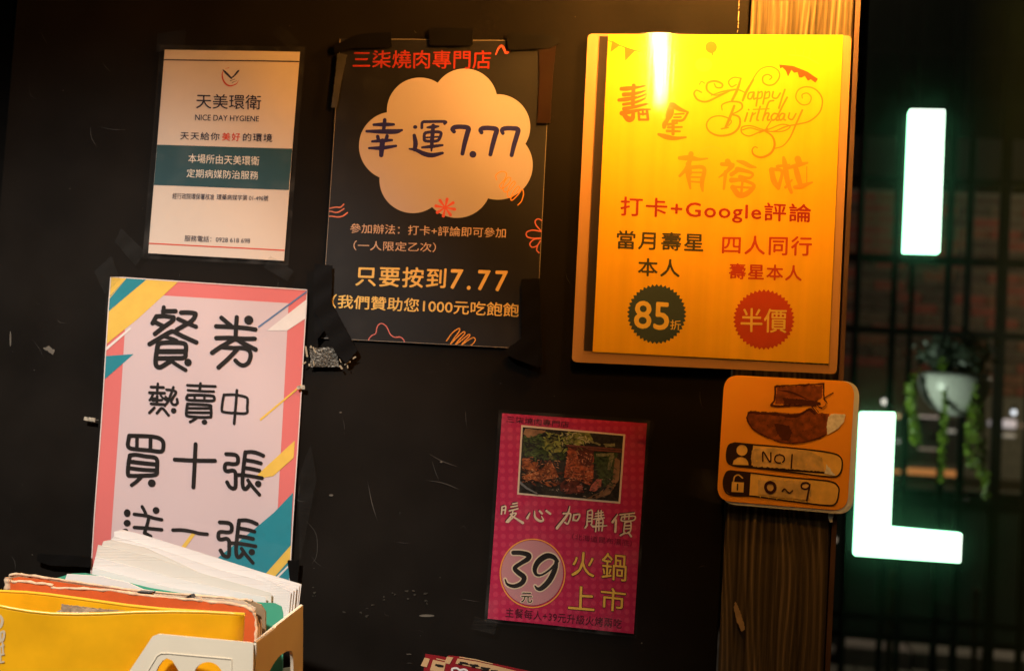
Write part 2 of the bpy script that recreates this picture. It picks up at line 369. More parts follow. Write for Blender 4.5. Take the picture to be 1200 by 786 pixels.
# post: brushed timber, ridged grain built as geometry
def post():
    x0, x1 = XW+0.0005, XR; dep = 0.07; nxg = 260; z = np.linspace(0.0, 2.9, 420); xs = np.linspace(x0, x1, nxg)
    X, Z = np.meshgrid(xs, z); kx, kz = 0.46, 1.21
    kn = np.exp(-(((X-(x0+.075))/.03)**2+((Z-1.30)/.05)**2)); kn2 = np.exp(-(((X-(x0+.03))/.02)**2+((Z-1.78)/.06)**2))
    warp = X+0.006*np.sin(Z*5.1)+0.004*np.sin(Z*11+X*30)+.0012*np.sin(Z*17+X*55+1)*np.sin(Z*3.1)+0.012*kn-0.009*kn2+0.0015*np.sin(Z*31+X*80)
    ph = warp*2*math.pi/0.0062
    ridge = (0.5+0.5*np.sin(ph+1.5*np.sin(warp*90)))**2
    fib = 0.3*np.sin(warp*4300+3*np.sin(Z*3))
    amp = 0.0016*(0.5+0.5*np.sin(warp*160+Z*2))
    Y = -0.002-ridge*amp-fib*0.00018; e = np.minimum(X-x0, x1-X)/0.004; Y = Y+0.003*np.clip(1-e, 0, 1)**2
    V = np.column_stack([X.ravel(), Y.ravel(), Z.ravel()]).tolist(); n = nxg
    Fc = [(j*n+i, j*n+i+1, (j+1)*n+i+1, (j+1)*n+i) for j in range(len(z)-1) for i in range(n-1)]
    b = len(V)
    for j in range(len(z)): V += [(x0, dep, z[j]), (x1, dep, z[j])]
    for j in range(len(z)-1):
        Fc.append((b+2*j, j*n, (j+1)*n, b+2*j+2)); Fc.append((j*n+n-1, b+2*j+1, b+2*j+3, (j+1)*n+n-1)); Fc.append((b+2*j+1, b+2*j, b+2*j+2, b+2*j+3))
    m = mat('weathered_timber', (0.145, 0.112, 0.06), rough=0.6, spec=0.25, var=0.6, vscale=1.0, bump=0.8, bscale=60, stretch=(260, 40, 5))
    o = mesh('timber_post', V, Fc, m, smooth=True, origin=(x0, 0, 0)); at = o.data.attributes.new('grain', 'FLOAT', 'POINT')
    gv = np.full(len(V), .4); gv[:X.size] = np.clip(ridge*(.55+.45*np.sin(warp*210+Z*1.3))+.35*fib+rng.normal(0, .05, X.shape), 0, 1).ravel(); at.data.foreach_set('value', gv)
    t = m.node_tree; an = t.nodes.new('ShaderNodeAttribute'); an.attribute_name = 'grain'; mrr = t.nodes.new('ShaderNodeMapRange'); mrr.inputs[3].default_value = .62; mrr.inputs[4].default_value = 1.75
    src = t.nodes['Principled BSDF'].inputs['Base Color'].links[0].from_socket; vm = t.nodes.new('ShaderNodeVectorMath'); vm.operation = 'SCALE'; t.links.new(an.outputs['Fac'], mrr.inputs[0]); t.links.new(src, vm.inputs[0]); t.links.new(mrr.outputs[0], vm.inputs['Scale']); t.links.new(vm.outputs[0], t.nodes['Principled BSDF'].inputs['Base Color'])
    return o
po = post(); tag(po, 'brushed dark timber post with raised grain at the right edge of the black wall', 'post')
I = Ink(840, 560, 990, 790, 4)
I.poly([(861, 703), (865, 709), (872, 730), (873, 736), (869, 739), (864, 728), (860, 712)], rough=.35)
uv, Fc = I.polys(); v = wall_pts(uv); v[:, 1] = -0.0046; o = mesh('bare_chip', v, Fc, mat('bare_wood', (0.5, 0.36, 0.18), rough=.7, var=.2), po, solid=0.001); o['label'] = 'pale bare chip where the dark stain has flaked off'
V, Fc = box((XR+0.0012, -0.004, 0), (XR+0.006, 0.07, 2.9)); o = mesh('edge_strip', V, Fc, mat('edge_strip', (0.09, 0.05, 0.03), rough=.5, var=.3, vscale=20), po)

# ================================================================== POSTERS
f_clear = film('laminate', rough=0.1, dust=0.005)
f_dark = film('laminate_scuffed', rough=0.16, dust=0.02, gain=1.3)
f_wave = film('laminate_fluted', rough=0.10, dust=0.003, gain=2.0, bump=0.05, stretch=(30, 30, 1.0))
blk = ink('black', (0.012, 0.009, 0.008)); 

# ---- hygiene notice
H = T(150, 30, 2.709)
pq = H(parse('118,78 547,85 496,747 66,723'))
s = Sheet('notice', 'white laminated pest control notice with a dark teal band at the top left', 'poster', pq, mat('notice_paper', (0.70, 0.59, 0.50), rough=.6, var=.03, vscale=8),
          film_mat=f_dark, fm=H(parse('105,64 566,70 511,763 49,740')), seed=1, part='paper')
I = s.I(3); I.poly(H(parse('93,379 523,392 512,523 80,507'))); s.ink('colour_band', s.clip(I), ink('deep_teal', (0.02, 0.072, 0.088)), 1, 'dark teal band')
I = s.I(4); I.poly(H(parse('115,108 547,114 547,118 115,112'))); s.ink('rule_line', s.clip(I), ink('navy_rule', (0.05, 0.03, 0.04)), 1, 'thin dark line')
I = s.I(4); I.poly(H(parse('69,690 499,712 499,716 69,694'))); s.ink('rule_line', s.clip(I), ink('red', (0.62, 0.07, 0.035)), 1, 'thin red line')
L = T(240, 70, 17.14); I = Ink(255, 78, 285, 106, 8)
run_strokes(I, L, '12-26-34-34-26-16-6:385,225 360,300 372,400 425,490 505,535 580,525 650,490 690,430\n4-10:420,200 500,170', 20)
s.ink('emblem_ring', I, ink('red', (0.62, 0.07, 0.035)), 1, 'broken red ring of the emblem')
I = Ink(255, 78, 285, 106, 8); run_strokes(I, L, '20-44-34-26:375,215 440,280 535,375 545,385\n22-30-40-16:545,378 600,335 670,255 700,225\n12-8:520,435 620,400\n10-6:560,470 650,435', 20)
s.ink('emblem_wings', I, ink('navy', (0.03, 0.025, 0.05)), 1, 'dark winged mark of the emblem')
nav = ink('navy', (0.03, 0.025, 0.05))
def line(s, st, tr, q, m, thr=.4, sig=.25, layer=2, k=4, space=1.0, label=None, wob=0, name='lettering'):
    q = tr(parse(q)); a = np.array(q); I = Ink(a[:, 0].min()-2, a[:, 1].min()-2, a[:, 0].max()+2, a[:, 1].max()+2, k); I.text(st, q, thr, sig, space, wob=wob)
    return s.ink(name, I, m, layer, label)
line(s, '天美環衛', H, '218,217 425,223 424,269 217,264', nav, thr=.33, k=6, label='company name in dark characters')
line(s, 'NICE DAY HYGIENE', H, '215,283 418,289 417,306 214,302', nav, thr=.33, sig=.15, k=7)
line(s, '天天給你', H, '168,338 292,341 291,366 167,363', nav, thr=.34, k=6, space=1.15)
line(s, '美好', H, '300,341 358,342 357,368 299,366', ink('red', (0.62, 0.07, 0.035)), thr=.28, k=6, space=1.15, label='two red characters')
line(s, '的環境', H, '367,342 460,345 459,371 366,368', nav, thr=.34, k=6, space=1.15)
pale = ink('pale_print', (0.75, 0.7, 0.62))
line(s, '本場所由天美環衛', H, '194,408 418,416 417,445 193,437', pale, thr=.42, k=7, sig=.15, label='pale characters on the teal band')
line(s, '定期病媒防治服務', H, '189,456 415,463 414,490 188,483', pale, thr=.42, k=7, sig=.15, label='pale characters on the teal band')
line(s, '經行政院環保署核准', H, '144,532 276,536 275,555 143,551', nav, thr=.4, k=9, sig=.1)
line(s, '環藥病媒字第 01-496號', H, '284,536 447,540 446,558 283,554', nav, thr=.4, k=9, sig=.1)
line(s, '服務電話：0928 618 698', H, '182,666 390,674 389,693 181,685', nav, thr=.4, k=9, sig=.1)

# ---- black 7.77 poster
A = T(370, 30, 4); B = T(340, 220, 3.572)
s = Sheet('poster', 'black taped poster with a pale cloud and the figures 7.77 on it', 'poster', [(399, 46), (646, 48.5), (628, 409), (376.6, 396)], mat('black_print_paper', (0.006, 0.0045, 0.004), rough=.5, var=.15, vscale=6), film_mat=f_clear, margin=0, fm=[(398, 45.4), (647, 48), (629, 409.8), (375.8, 396.7)], seed=2)
I = s.I(3)
q = [(399, 46), (646, 48.5), (628, 409), (376.6, 396)]
for a, b in zip(q, q[1:]+q[:1]): I.stroke([a, b], .55)
s.ink('paper_edge', I, ink('paper_edge', (0.3, 0.26, 0.22)), 1, 'thin pale cut edge of the paper')
I = s.I(3)
for c, r in (((545, 119), 38), ((492.5, 130.5), 38.8), ((583.5, 149), 38), ((461, 171.5), 40), ((584, 194), 40.5), ((484, 211), 39), ((536, 215), 40.5), ((530, 165), 50)): I.dot(c, r)
s.ink('cloud', I, mat('cloud_print', (0.48, 0.42, 0.47), rough=.5, var=.03, vscale=10), 1, 'pale scalloped cloud shape')
redw = ink('title_red', (0.36, 0.03, 0.018)); tan = ink('tan', (0.6, 0.42, 0.32)); gold = ink('gold', (0.82, 0.55, 0.16)); cor = ink('coral', (0.68, 0.22, 0.15)); orr = ink('orange', (0.85, 0.35, 0.06))
line(s, '三柒燒肉專門店', A, '177,120 823,118 821,206 175,201', redw, thr=.27, sig=.3, k=4, label='restaurant name in red characters')
nvy = ink('cloud_navy', (0.018, 0.018, 0.17))
I = Ink(420, 130, 635, 190, 5)
run_strokes(I, T(420, 130, 10.91), '''340,120 325,260
35-52-35:200,182 330,178 455,178
35-58-62-30:110,265 300,268 480,268 560,250
250,332 258,365;370,325 358,368
30-48-34:180,395 320,385 430,378
68-66-56:312,390 302,480 295,570
30-52-34:140,480 300,478 482,452
o 730,212 28,24
44-60-50:718,318 735,420 722,500
22-44-60-60-36:655,490 740,505 850,555 950,572 1080,545
38:815,222 825,152 900,145 1110,145 1108,170
24-50-24:885,218 960,212 1030,205
50-52-22:962,195 945,400 938,515
40:850,300 870,285 950,275 1050,280 1058,320 1020,385 930,395 855,385 845,340 850,300
24:850,348 1040,338
30-46-30:820,472 950,460 1080,445''', 46)
run_strokes(I, T(520, 140, 12), '''56-60-66-66-70-70-66-56:150,180 128,145 165,118 260,112 350,132 335,210 300,340 268,488
o 415,498 48
56-60-66-66-70-70-66-56:535,190 520,155 560,130 660,128 745,150 725,240 690,370 660,500
50-60-66-66-70-70-66-56:835,200 820,158 860,133 960,130 1045,148 1028,240 990,370 958,508''', 60)
s.ink('lettering', I, nvy, 2, 'large navy hand-lettered characters and figures 7.77 on the cloud')
I = s.I(4); run_strokes(I, A, '5-12-12-16:845,138 860,106 877,100 893,130 911,113', 12)
run_strokes(I, T(340, 220, 3.572), '\n'.join(f'4-13:{650},{84} {650+40*math.cos(a):.0f},{84+36*math.sin(a):.0f}' for a in np.arange(8)*math.pi/4+.2), 10)
s.ink('doodle', I, ink('doodle_red', (0.72, 0.12, 0.09)), 2, 'red squiggle and asterisk')
I = s.I(4); run_strokes(I, T(570, 180, 6.05), '''7:75,190 70,155 110,130 145,145 130,190 95,230 115,250 160,215 175,180 150,175 120,230 130,275 170,260 205,215 195,200 165,240 150,290 165,315 200,295 235,250 225,235 195,270 175,325 190,330 230,290 255,255 265,290 250,340 225,368''', 8)
run_strokes(I, T(420, 370, 7.5), '''10:778,220 830,150 885,112 890,135 850,190 812,250 860,200 925,142 935,160 890,210 855,255 910,215 970,165 978,180 930,230 905,262 960,220 1010,192 1030,210 1010,245 985,262''', 10)
s.ink('doodle', s.clip(I), orr, 2, 'orange scribbles')
I = s.I(4); run_strokes(I, T(375, 225, 10.48), '''16:60,215 120,205 200,190 255,190 295,155
16:60,250 130,240 200,255 250,240 298,208
16:60,310 140,300 230,310 290,295 340,258''', 16)
s.ink('doodle', s.clip(I), cor, 2, 'three wavy coral lines at the left edge')
I = s.I(4); run_strokes(I, T(420, 370, 7.5), '9:88,235 95,205 120,175 155,155 165,110 180,80 210,68 245,90 265,125 285,165 320,188 370,188 400,210 412,245', 9)
run_strokes(I, T(570, 180, 6.05), '''9:400,480 370,465 348,480 355,510 385,545
9:395,555 330,545 288,560 290,590 330,602 395,600
9:390,605 340,610 310,640 325,665 360,655 385,620
9:365,650 358,685 375,705''', 9)
s.ink('doodle', s.clip(I), ink('doodle_pink', (0.66, 0.18, 0.16)), 2, 'pink bump outline and flower petals cut by the edges')
line(s, '參加辦法：打卡+評論即可參加', B, '254,150 905,170 903,211 252,190', tan, thr=.36, k=6, sig=.2)
line(s, '（一人限定乙次）', B, '268,222 612,231 610,270 266,262', tan, thr=.36, k=6, sig=.2)
line(s, '只要按到', B, '280,328 655,338 650,422 275,410', gold, thr=.2, sig=.42, k=4, space=1.08, label='bold yellow characters')
line(s, '7.77', B, '676,343 912,350 905,435 668,422', gold, thr=.17, sig=.5, k=4, space=1.3, label='bold yellow figures')
line(s, '（我們贊助您1000元吃飽飽', B, '180,446 958,484 956,543 176,503', gold, thr=.25, sig=.3, k=5, label='smaller yellow line with an opening bracket')

# ---- ticket poster
G = T(90, 310, 2.069)
s = Sheet('poster', 'pink poster with coral border and big black lettering, right above the file box', 'poster', [(131, 324.5), (361, 340), (339.3, 690), (106.9, 682)], mat('ticket_border_paper', (0.72, 0.17, 0.16), rough=.5, var=.03, vscale=5), film_mat=f_clear, fm=[(128, 322), (364, 338), (342, 693), (104, 684)], seed=3, amp=.0009, h=.002)
pink = mat('ticket_panel_print', (0.66, 0.52, 0.53), rough=.5, var=.025, vscale=6); yel = ink('ticket_yellow', (0.80, 0.52, 0.09)); teal = ink('ticket_teal', (0.02, 0.24, 0.30)); wht = ink('ticket_white', (0.8, 0.74, 0.7))
I = s.I(2); I.poly(G(parse('125,70 515,94 478,800 76,800'))); s.ink('centre_panel', s.clip(I), pink, 1, 'pale pink centre panel')
def shape(name, m, layer, lst, lab):
    I = s.I(3)
    for q in lst: I.poly(G(parse(q)))
    s.ink(name, s.clip(I), m, layer, lab)
shape('stripe', yel, 2, ['85,25 128,28 78,88 80,60', '172,36 250,40 150,132 70,196 74,118'], 'yellow diagonal stripes in the top left corner')
shape('stripe', teal, 2, ['128,28 172,36 76,118 78,82', '68,222 140,217 62,284'], 'teal stripe and wedge at the left edge')
shape('stripe', wht, 3, ['72,202 132,152 134,157 70,212', '560,84 558,130 512,160 462,160'], 'white stripes')
shape('stripe', ink('stripe_blue', (.12, .2, .35)), 3, ['440,150 562,62 564,65 442,154'], 'thin blue line at the top right')
shape('stripe', yel, 3, ['445,374 548,288 549,292 447,379', '430,518 530,426 527,468 478,512 440,518'], 'yellow line and band at the right edge')
shape('stripe', teal, 2, ['526,552 515,800 250,790 355,700 432,640 480,600'], 'large teal triangle in the bottom right corner')
shape('stripe', yel, 3, ['440,770 522,678 522,710 468,770', '250,690 282,648 290,652 262,690'], 'yellow diagonal bands in the lower right corner')
shape('stripe', wht, 3, ['470,770 520,722 521,726 476,772'], 'thin white line')
I = s.I(3); q = s.quad
for a, b in zip(q, q[1:]+q[:1]): I.stroke([a, b], 1.1)
s.ink('paper_edge', I, ink('paper_white_edge', (0.8, 0.7, 0.66)), 4, 'thin white cut edge')
I = Ink(165, 355, 320, 440, 4)
run_strokes(I, T(170, 350, 8.7375), '''36:200,88 192,150
42:195,128 320,128
/40:85,252 125,180 210,178 300,190
42:300,190 290,225 200,290 110,360
42:100,235 190,280
42:378,143 450,142 512,150 525,165 490,225 400,280 335,318
40:348,208 440,250 530,287
42:55,465 180,390 240,355 292,335 345,360 440,405 535,447
34:205,385 300,415 335,430
44:140,475 128,540 118,630 125,685 165,700 220,670 275,635
42:140,472 180,452 290,448 395,455 428,480 425,550 412,602 300,608 140,610
48:140,540 300,540 410,540
36:270,630 340,680 425,730
o 450,652 36''', 42)
run_strokes(I, T(240, 360, 9.825), '''46:200,122 250,165 305,210
44:375,115 366,240 362,350
o 512,148 50
46:140,220 330,228 480,240 588,256
46:142,355 300,352 450,362 580,362
48:95,524 180,465 240,430 355,368 440,410 590,486
44:215,460 330,468 450,470 520,505 532,570 505,640 450,668 400,650 360,612
46:375,490 280,590 168,692''', 46)
run_strokes(I, T(170, 440, 12.09), '', 30)
I.F += .22; s.ink('lettering', I, blk, 5, 'first line of large rounded black characters')
I = Ink(168, 440, 305, 505, 5)
run_strokes(I, T(170, 440, 12.09), '''30:195,115 185,230
34:100,160 275,167
34:75,240 290,248
30:125,260 105,310 80,345
28:120,322 170,322
26:230,262 250,300 310,345
34:185,290 180,395
30:120,350 250,345
36:100,398 280,408
32:415,165 370,290 335,370 292,425
32:318,198 380,205 452,232 410,310 385,360 400,400 440,412 472,385 465,332
30:305,300 350,345
34:145,455 75,525
34:182,530 255,462 345,560
o 418,495 36''', 32)
run_strokes(I, T(210, 445, 13.1), '''34:140,82 350,92 570,100
36:342,55 330,150
32:150,157 350,172 545,178
38:150,232 340,232 520,245 550,275 530,318 340,316 150,305 128,270 150,232
30:250,235 250,308;30:402,240 398,315
38:140,368 300,375 478,388 500,420 500,555 470,570 300,570 150,555 122,525 130,430 140,368
34:140,432 490,436;36:140,497 490,502
36:285,575 230,615 180,642
o 400,645 40,36
34:700,228 850,226 1000,252 1060,290 1058,420 1045,508 870,508 700,492 668,460 680,330 700,228
36:898,160 885,350 872,500 858,668''', 34)
I.F += .22; s.ink('lettering', I, blk, 5, 'second line of smaller rounded black characters')
I = Ink(140, 500, 325, 590, 4)
run_strokes(I, T(140, 500, 9.825), '''42:122,100 230,102 340,106 450,122 505,160 515,220 490,280 350,268 200,255 125,240 106,200 122,100
36:212,112 210,245;38:368,112 365,262
42:130,325 200,318 300,335 410,350 442,385 440,480 428,545 300,558 150,560 108,545 112,430 130,325
44:130,397 280,415 430,430
40:125,472 280,490 430,498
38:255,578 200,630 150,668
o 380,645 42
42:885,198 875,400 860,692
42:645,374 870,385 1108,388''', 42)
A6 = '''46:125,130 180,132 245,142 278,175 275,245 225,262 150,255 112,270 108,335 140,355 210,345 245,375 248,460 245,560 215,582 170,560 135,500
46:378,105 365,200 345,380 338,500 350,575 385,585 430,535
46:378,108 460,102 540,120 612,152
44:390,210 480,225 580,252
46:370,312 460,325 560,348
44:255,402 400,412 595,446
42:410,475 470,560 560,664
o 545,522 40'''
run_strokes(I, T(255, 520, 11.23), A6, 46)
I.F += .22; s.ink('lettering', I, blk, 5, 'third line of large rounded black characters')
I = Ink(138, 588, 325, 668, 4)
run_strokes(I, T(140, 590, 10.91), '''o 110,115 40,46;o 110,243 42,40
40:60,345 100,340 95,400 70,460
38:300,35 325,80 350,135
o 477,82 41
38:200,130 350,150 450,180 550,200
38:385,175 365,260 330,370
40:202,298 350,308 550,328
38:340,372 410,410
40:695,332 820,332 940,352 1030,375 1130,385''', 38)
run_strokes(I, T(247.2, 599.8, 11.23), A6, 46)
I.F += .22; s.ink('lettering', I, blk, 5, 'fourth line of large rounded black characters, half hidden by papers')

# ---- birthday poster: frame board, dark slot, yellow sheet
U = T(660, 30, 3.4286); W = T(660, 220, 3.417)
def rounded(q, r, n=6):
    q = [np.array(a, float) for a in q]; out = []
    for i, c in enumerate(q):
        a, b = q[i-1]-c, q[(i+1) % len(q)]-c; a = c+a/np.linalg.norm(a)*r; b = c+b/np.linalg.norm(b)*r
        for t_ in np.linspace(0, 1, n): out.append((1-t_)**2*a+2*t_*(1-t_)*c+t_*t_*b)
    return out
FQ = [(689, 40), (998, 42.3), (980.5, 438), (670.2, 424)]
root_q = FQ
class Framed(Sheet): pass
s = Sheet('poster', 'bright yellow birthday poster in a tan frame at the top right of the wall', 'poster', [(713.5, 42.5), (987.6, 43.2), (970.6, 426.5), (695.1, 412.5)],
          mat('birthday_paper', (0.98, 0.555, 0.010), rough=.55, spec=.2, var=.07, vscale=1.0, stretch=(60, 20, 1.2)), film_mat=None, seed=4, h=.0075, amp=.0003)  # vertical colour bands stand in for shading of the fluted sheet
s.grid('laminate_film', [(703, 40.5), (988, 42.5), (971, 429), (684, 416)], f_wave, 0.0012)
I = Ink(665, 35, 1003, 445, 3); I.poly(rounded(FQ, 6)); uv, Fc = I.polys(); v = wall_pts(uv, .001); v[:, 1] = -.0012
fr = mesh('frame_board', v, Fc, mat('frame_board', (0.45, 0.25, 0.09), rough=.4, var=.04, vscale=12), s.root, solid=.0015)
I = Ink(665, 35, 1003, 445, 3); I.poly(rounded(FQ, 6)); I.poly([(702.2, 30), (988, 30), (971, 428), (684, 411.3)], cut=True); uv, Fc = I.polys(); v = wall_pts(uv, .006); v[:, 1] = -.0045
mesh('frame_rim', v, Fc, MATS['frame_board'], s.root, solid=.005, bevel=.0006)
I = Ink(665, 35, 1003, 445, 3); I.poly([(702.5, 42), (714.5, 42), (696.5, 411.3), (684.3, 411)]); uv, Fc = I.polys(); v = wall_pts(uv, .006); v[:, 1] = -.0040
o = mesh('slot_shadow_strip', v, Fc, mat('slot_shade', (0.02, 0.008, 0.004), rough=.7), s.root); o['label'] = 'painted slot shade between frame and paper'  # dark strip painted in for the shade inside the frame slot
o.name = 'slot_shade_strip'
yor = ink('birthday_orange', (0.75, 0.23, 0.012)); yred = ink('birthday_red', (0.42, 0.035, 0.008)); ydk = ink('birthday_dark', (0.07, 0.06, 0.02)); yfaint = ink('birthday_faint', (0.8, 0.42, 0.02))
I = Ink(712, 95, 820, 172, 4)
run_strokes(I, T(710, 90, 8.733), '''40-46-26-14:165,142 230,138 330,125 430,104
40:290,108 285,180 280,300
44-34-18-8:190,200 300,190 390,165 425,152
34-44-20-12:140,256 230,245 350,220 435,185
30-30-16-10:185,300 300,280 400,240 430,205
40-34-22-12:190,345 300,325 400,300 460,285
50-40-26-14:170,390 260,375 360,355 460,350
36-60-50-36:180,395 235,450 275,440 285,395
26:340,385 345,455;24:345,455 435,455;28:425,370 435,450;20:380,355 385,405;22:340,400 430,395''', 30)
s.ink('lettering', I, ink('birthday_deep_orange', (0.8, 0.15, 0.01)), 2, 'first deep orange brush character')
I = Ink(765, 110, 850, 172, 4)
run_strokes(I, T(710, 90, 8.733), '''50-80-60:670,300 660,380 645,430
60-46-30-16:690,310 750,345 800,365 845,380
22-26-26:840,385 790,460 700,465
18:710,400 800,395;18:700,432 770,430
44-50-40:630,460 605,500 600,530
30-22:640,505 730,490
26-20:640,535 780,530
34:690,470 690,600
30-20:630,570 760,575
30-52-40-20:545,605 620,630 710,645 820,635''', 30)
run_strokes(I, T(780, 170, 6.667), '', 30)
s.ink('lettering', I, yor, 2, 'second orange brush character')
I = Ink(792, 176, 956, 236, 4)
run_strokes(I, T(780, 170, 6.667), '''30-44-24-12:112,112 190,112 260,122 328,116
40-34-30-20:200,80 185,150 160,200 112,252
40-34-16:170,190 180,260 195,348
28-30-34-16:185,185 300,190 285,300 290,368
14:200,225 285,225;14:200,260 285,262;14:200,295 280,300;44:180,160 185,230
46-40:485,140 505,170
30-30:440,160 525,165
36-26-10:520,175 470,225 418,262
30-18:470,220 455,352
16-36-30-12:560,135 610,150 660,175 705,185
40-30-20-20-30:560,200 620,212 680,235 655,268 580,258
34-30:515,240 560,210
40-26-26-40-44-40:515,285 600,285 690,325 640,385 575,400 525,340
20:600,295 590,395;18:530,335 680,345
40-44-30:825,205 845,290 880,345
30-24-26-30:825,200 905,212 895,290 880,340
20-40-40-24:920,108 930,160 950,290 980,380
26-14:872,178 965,165
22-14:935,340 985,282
50-50:1030,120 1040,150
24-34-16:960,188 1040,165 1105,150
36-44-36:1010,175 1030,250 1050,320
8:1100,180 1100,300
24-36-14:1005,338 1060,330 1142,302''', 28)
s.ink('lettering', I, ink('birthday_orange_brush', (0.85, 0.34, 0.015)), 2, 'three lighter orange brush characters')
I = Ink(805, 75, 970, 190, 6)
run_strokes(I, T(800, 60, 6.044), '''6-8-8-6:415,205 360,200 325,230 345,265 380,250
10-17-14:412,208 385,290 350,362
10-17-12:500,215 450,300 425,362
5-8-12-8-5:205,325 280,300 340,290 390,285 440,305
4-10-13-9-6:300,305 230,325 175,290 178,240 230,225 280,245 275,270 240,270 225,245
10-12-10-6:330,295 250,335 170,370 110,358 82,315 100,290 135,305
5:120,248 135,228 155,240
6-8-8-8-6:480,240 540,150 610,122 670,145 685,190 655,240 610,255 570,235 568,195 600,178 630,195 615,215
9:503,302 470,310 462,345 485,348 505,305 502,350 520,345
10:535,300 520,400;8:533,312 560,300 558,340 528,350
10:585,300 568,385;8:583,312 612,300 610,338 580,348
9:640,300 635,338 665,345 690,310;11:722,285 700,350 680,415
5-8-11-9-6:280,430 280,392 340,370 410,378 420,415 380,445 340,458
14-18-16:365,400 335,480 305,552
10-13-13-9-7-7-6:340,458 400,480 400,545 350,595 260,610 190,580 170,530 200,485 260,470 320,485 345,510 325,540
8:275,562 322,552
11:458,450 440,508;9:466,425 468,428
11:495,450 478,508;8:488,470 515,450
10:548,405 525,490 535,502;6:500,425 610,420
10:642,362 610,372 588,430 566,502;10:576,472 592,452 610,455 600,485 602,500 615,498
10:672,458 646,454 626,478 634,500 656,492 676,462;11:738,340 706,400 668,478 664,500 676,500
10:722,458 700,454 682,478 688,500 708,490 722,458 714,492 726,500
9:755,450 748,485 775,495 800,455;12-10-8-6-5:845,430 800,530 760,620 710,680 650,700
6:625,505 590,560
8-8-6-6:810,530 900,505 970,440 985,350 940,285 870,265 815,290 800,345 840,390 890,385 908,340 880,310 845,320 845,345
7:810,530 730,545 640,580 560,565 480,540 420,550 420,590 470,612 540,585 600,560
6:420,570 480,555 560,575 700,580 760,545 700,530 620,560 540,590
8-14-14-8-5:570,570 630,610 650,670 625,730 560,762 505,745 492,710 510,688 528,695''', 8)
I.F += .16; s.ink('lettering', I, ink('birthday_script', (0.72, 0.26, 0.012)), 2, 'thin orange greeting script with flourishes')
I = Ink(705, 35, 970, 200, 4); t7 = T(700, 30, 7.5)
run_strokes(I, t7, '6:105,150 210,195 350,240 480,262 600,250 760,215 880,165', 6); s.ink('bunting_string', I, ink('string', (0.25, 0.1, 0.01)), 1)
I = Ink(705, 35, 970, 200, 4)
for q in ('135,150 205,190 120,250', '245,210 335,240 250,325'): I.poly(t7(parse(q)))
run_strokes(I, t7, 'o 1002,208 50,52\n20-6:1010,255 1018,285', 6)
s.ink('bunting_flag', I, ink('flag_orange', (0.8, 0.2, 0.01)), 2, 'orange bunting flags and balloon')
I = Ink(705, 35, 970, 200, 4)
for q in ('355,245 415,252 380,345', '640,250 700,240 690,330', '470,262 530,262 500,340'): I.poly(t7(parse(q)))
run_strokes(I, T(800, 60, 6.044), '10:752,40 860,52 960,102\n6:790,-10 800,30;6:860,0 850,40;6:905,10 890,60\no 150,110 60,50', 10)
run_strokes(I, T(780, 170, 6.667), '6:250,110 275,55 350,25 420,40 462,90', 6)
s.ink('faint_print', I, ink('birthday_faint2', (0.88, 0.52, 0.025)), 1, 'washed out balloons and flags')
I = Ink(905, 70, 965, 105, 5); I.poly(T(800, 60, 6.044)(parse('682,108 780,118 880,158 955,210 937,236 905,212 885,222 862,188 840,200 822,198 812,162 788,166 768,146 745,192 728,150 705,128 688,136')))
s.ink('cake_icing', I, ink('icing_brown', (0.4, 0.09, 0.01)), 2, 'brown dripping cake icing')
line(s, '打卡+Google評論', W, '234,40 992,72 990,154 230,128', yred, thr=.17, sig=.4, k=4, space=1.12, label='dark red line with plus sign')
line(s, '當月壽星', W, '219,175 563,188 560,259 216,247', ydk, thr=.18, sig=.38, k=4, space=1.12, label='dark olive characters')
line(s, '本人', W, '303,285 469,292 467,361 301,355', ydk, thr=.18, sig=.38, k=4, space=1.12, label='dark olive characters')
yr2 = ink('birthday_mid_red', (0.62, 0.075, 0.012))
line(s, '四人同行', W, '639,195 995,200 992,276 636,268', yr2, thr=.18, sig=.38, k=4, space=1.12, label='red characters')
line(s, '壽星本人', W, '666,306 955,315 953,376 664,367', yr2, thr=.18, sig=.36, k=4, space=1.1, label='red characters')
for c, r, m, lab in (((376, 508), (112, 113), ink('badge_teal', (0.055, 0.085, 0.08)), 'dark teal saw-toothed badge'), ((803, 530), (116, 114), yr2, 'red saw-toothed badge')):
    c0 = W([c])[0]; I = Ink(c0[0]-38, c0[1]-38, c0[0]+38, c0[1]+38, 4); n = 84
    I.poly([(c0[0]+(r[0]+(7 if i % 2 else -3))/3.417*math.cos(2*math.pi*i/n), c0[1]+(r[1]+(7 if i % 2 else -3))/3.417*math.sin(2*math.pi*i/n)) for i in range(n)]); s.ink('badge', I, m, 1, lab)
byl = ink('badge_yellow', (0.92, 0.66, 0.12))
line(s, '85', W, '290,455 427,463 422,572 286,562', byl, thr=.16, sig=.6, k=4, layer=3, label='yellow figures 85 on the badge')
line(s, '折', W, '431,530 473,534 471,573 429,569', byl, thr=.36, sig=.2, k=6, layer=3)
line(s, '半價', W, '712,484 896,488 893,583 710,578', byl, thr=.25, sig=.35, k=4, layer=3, label='yellow characters on the red badge')

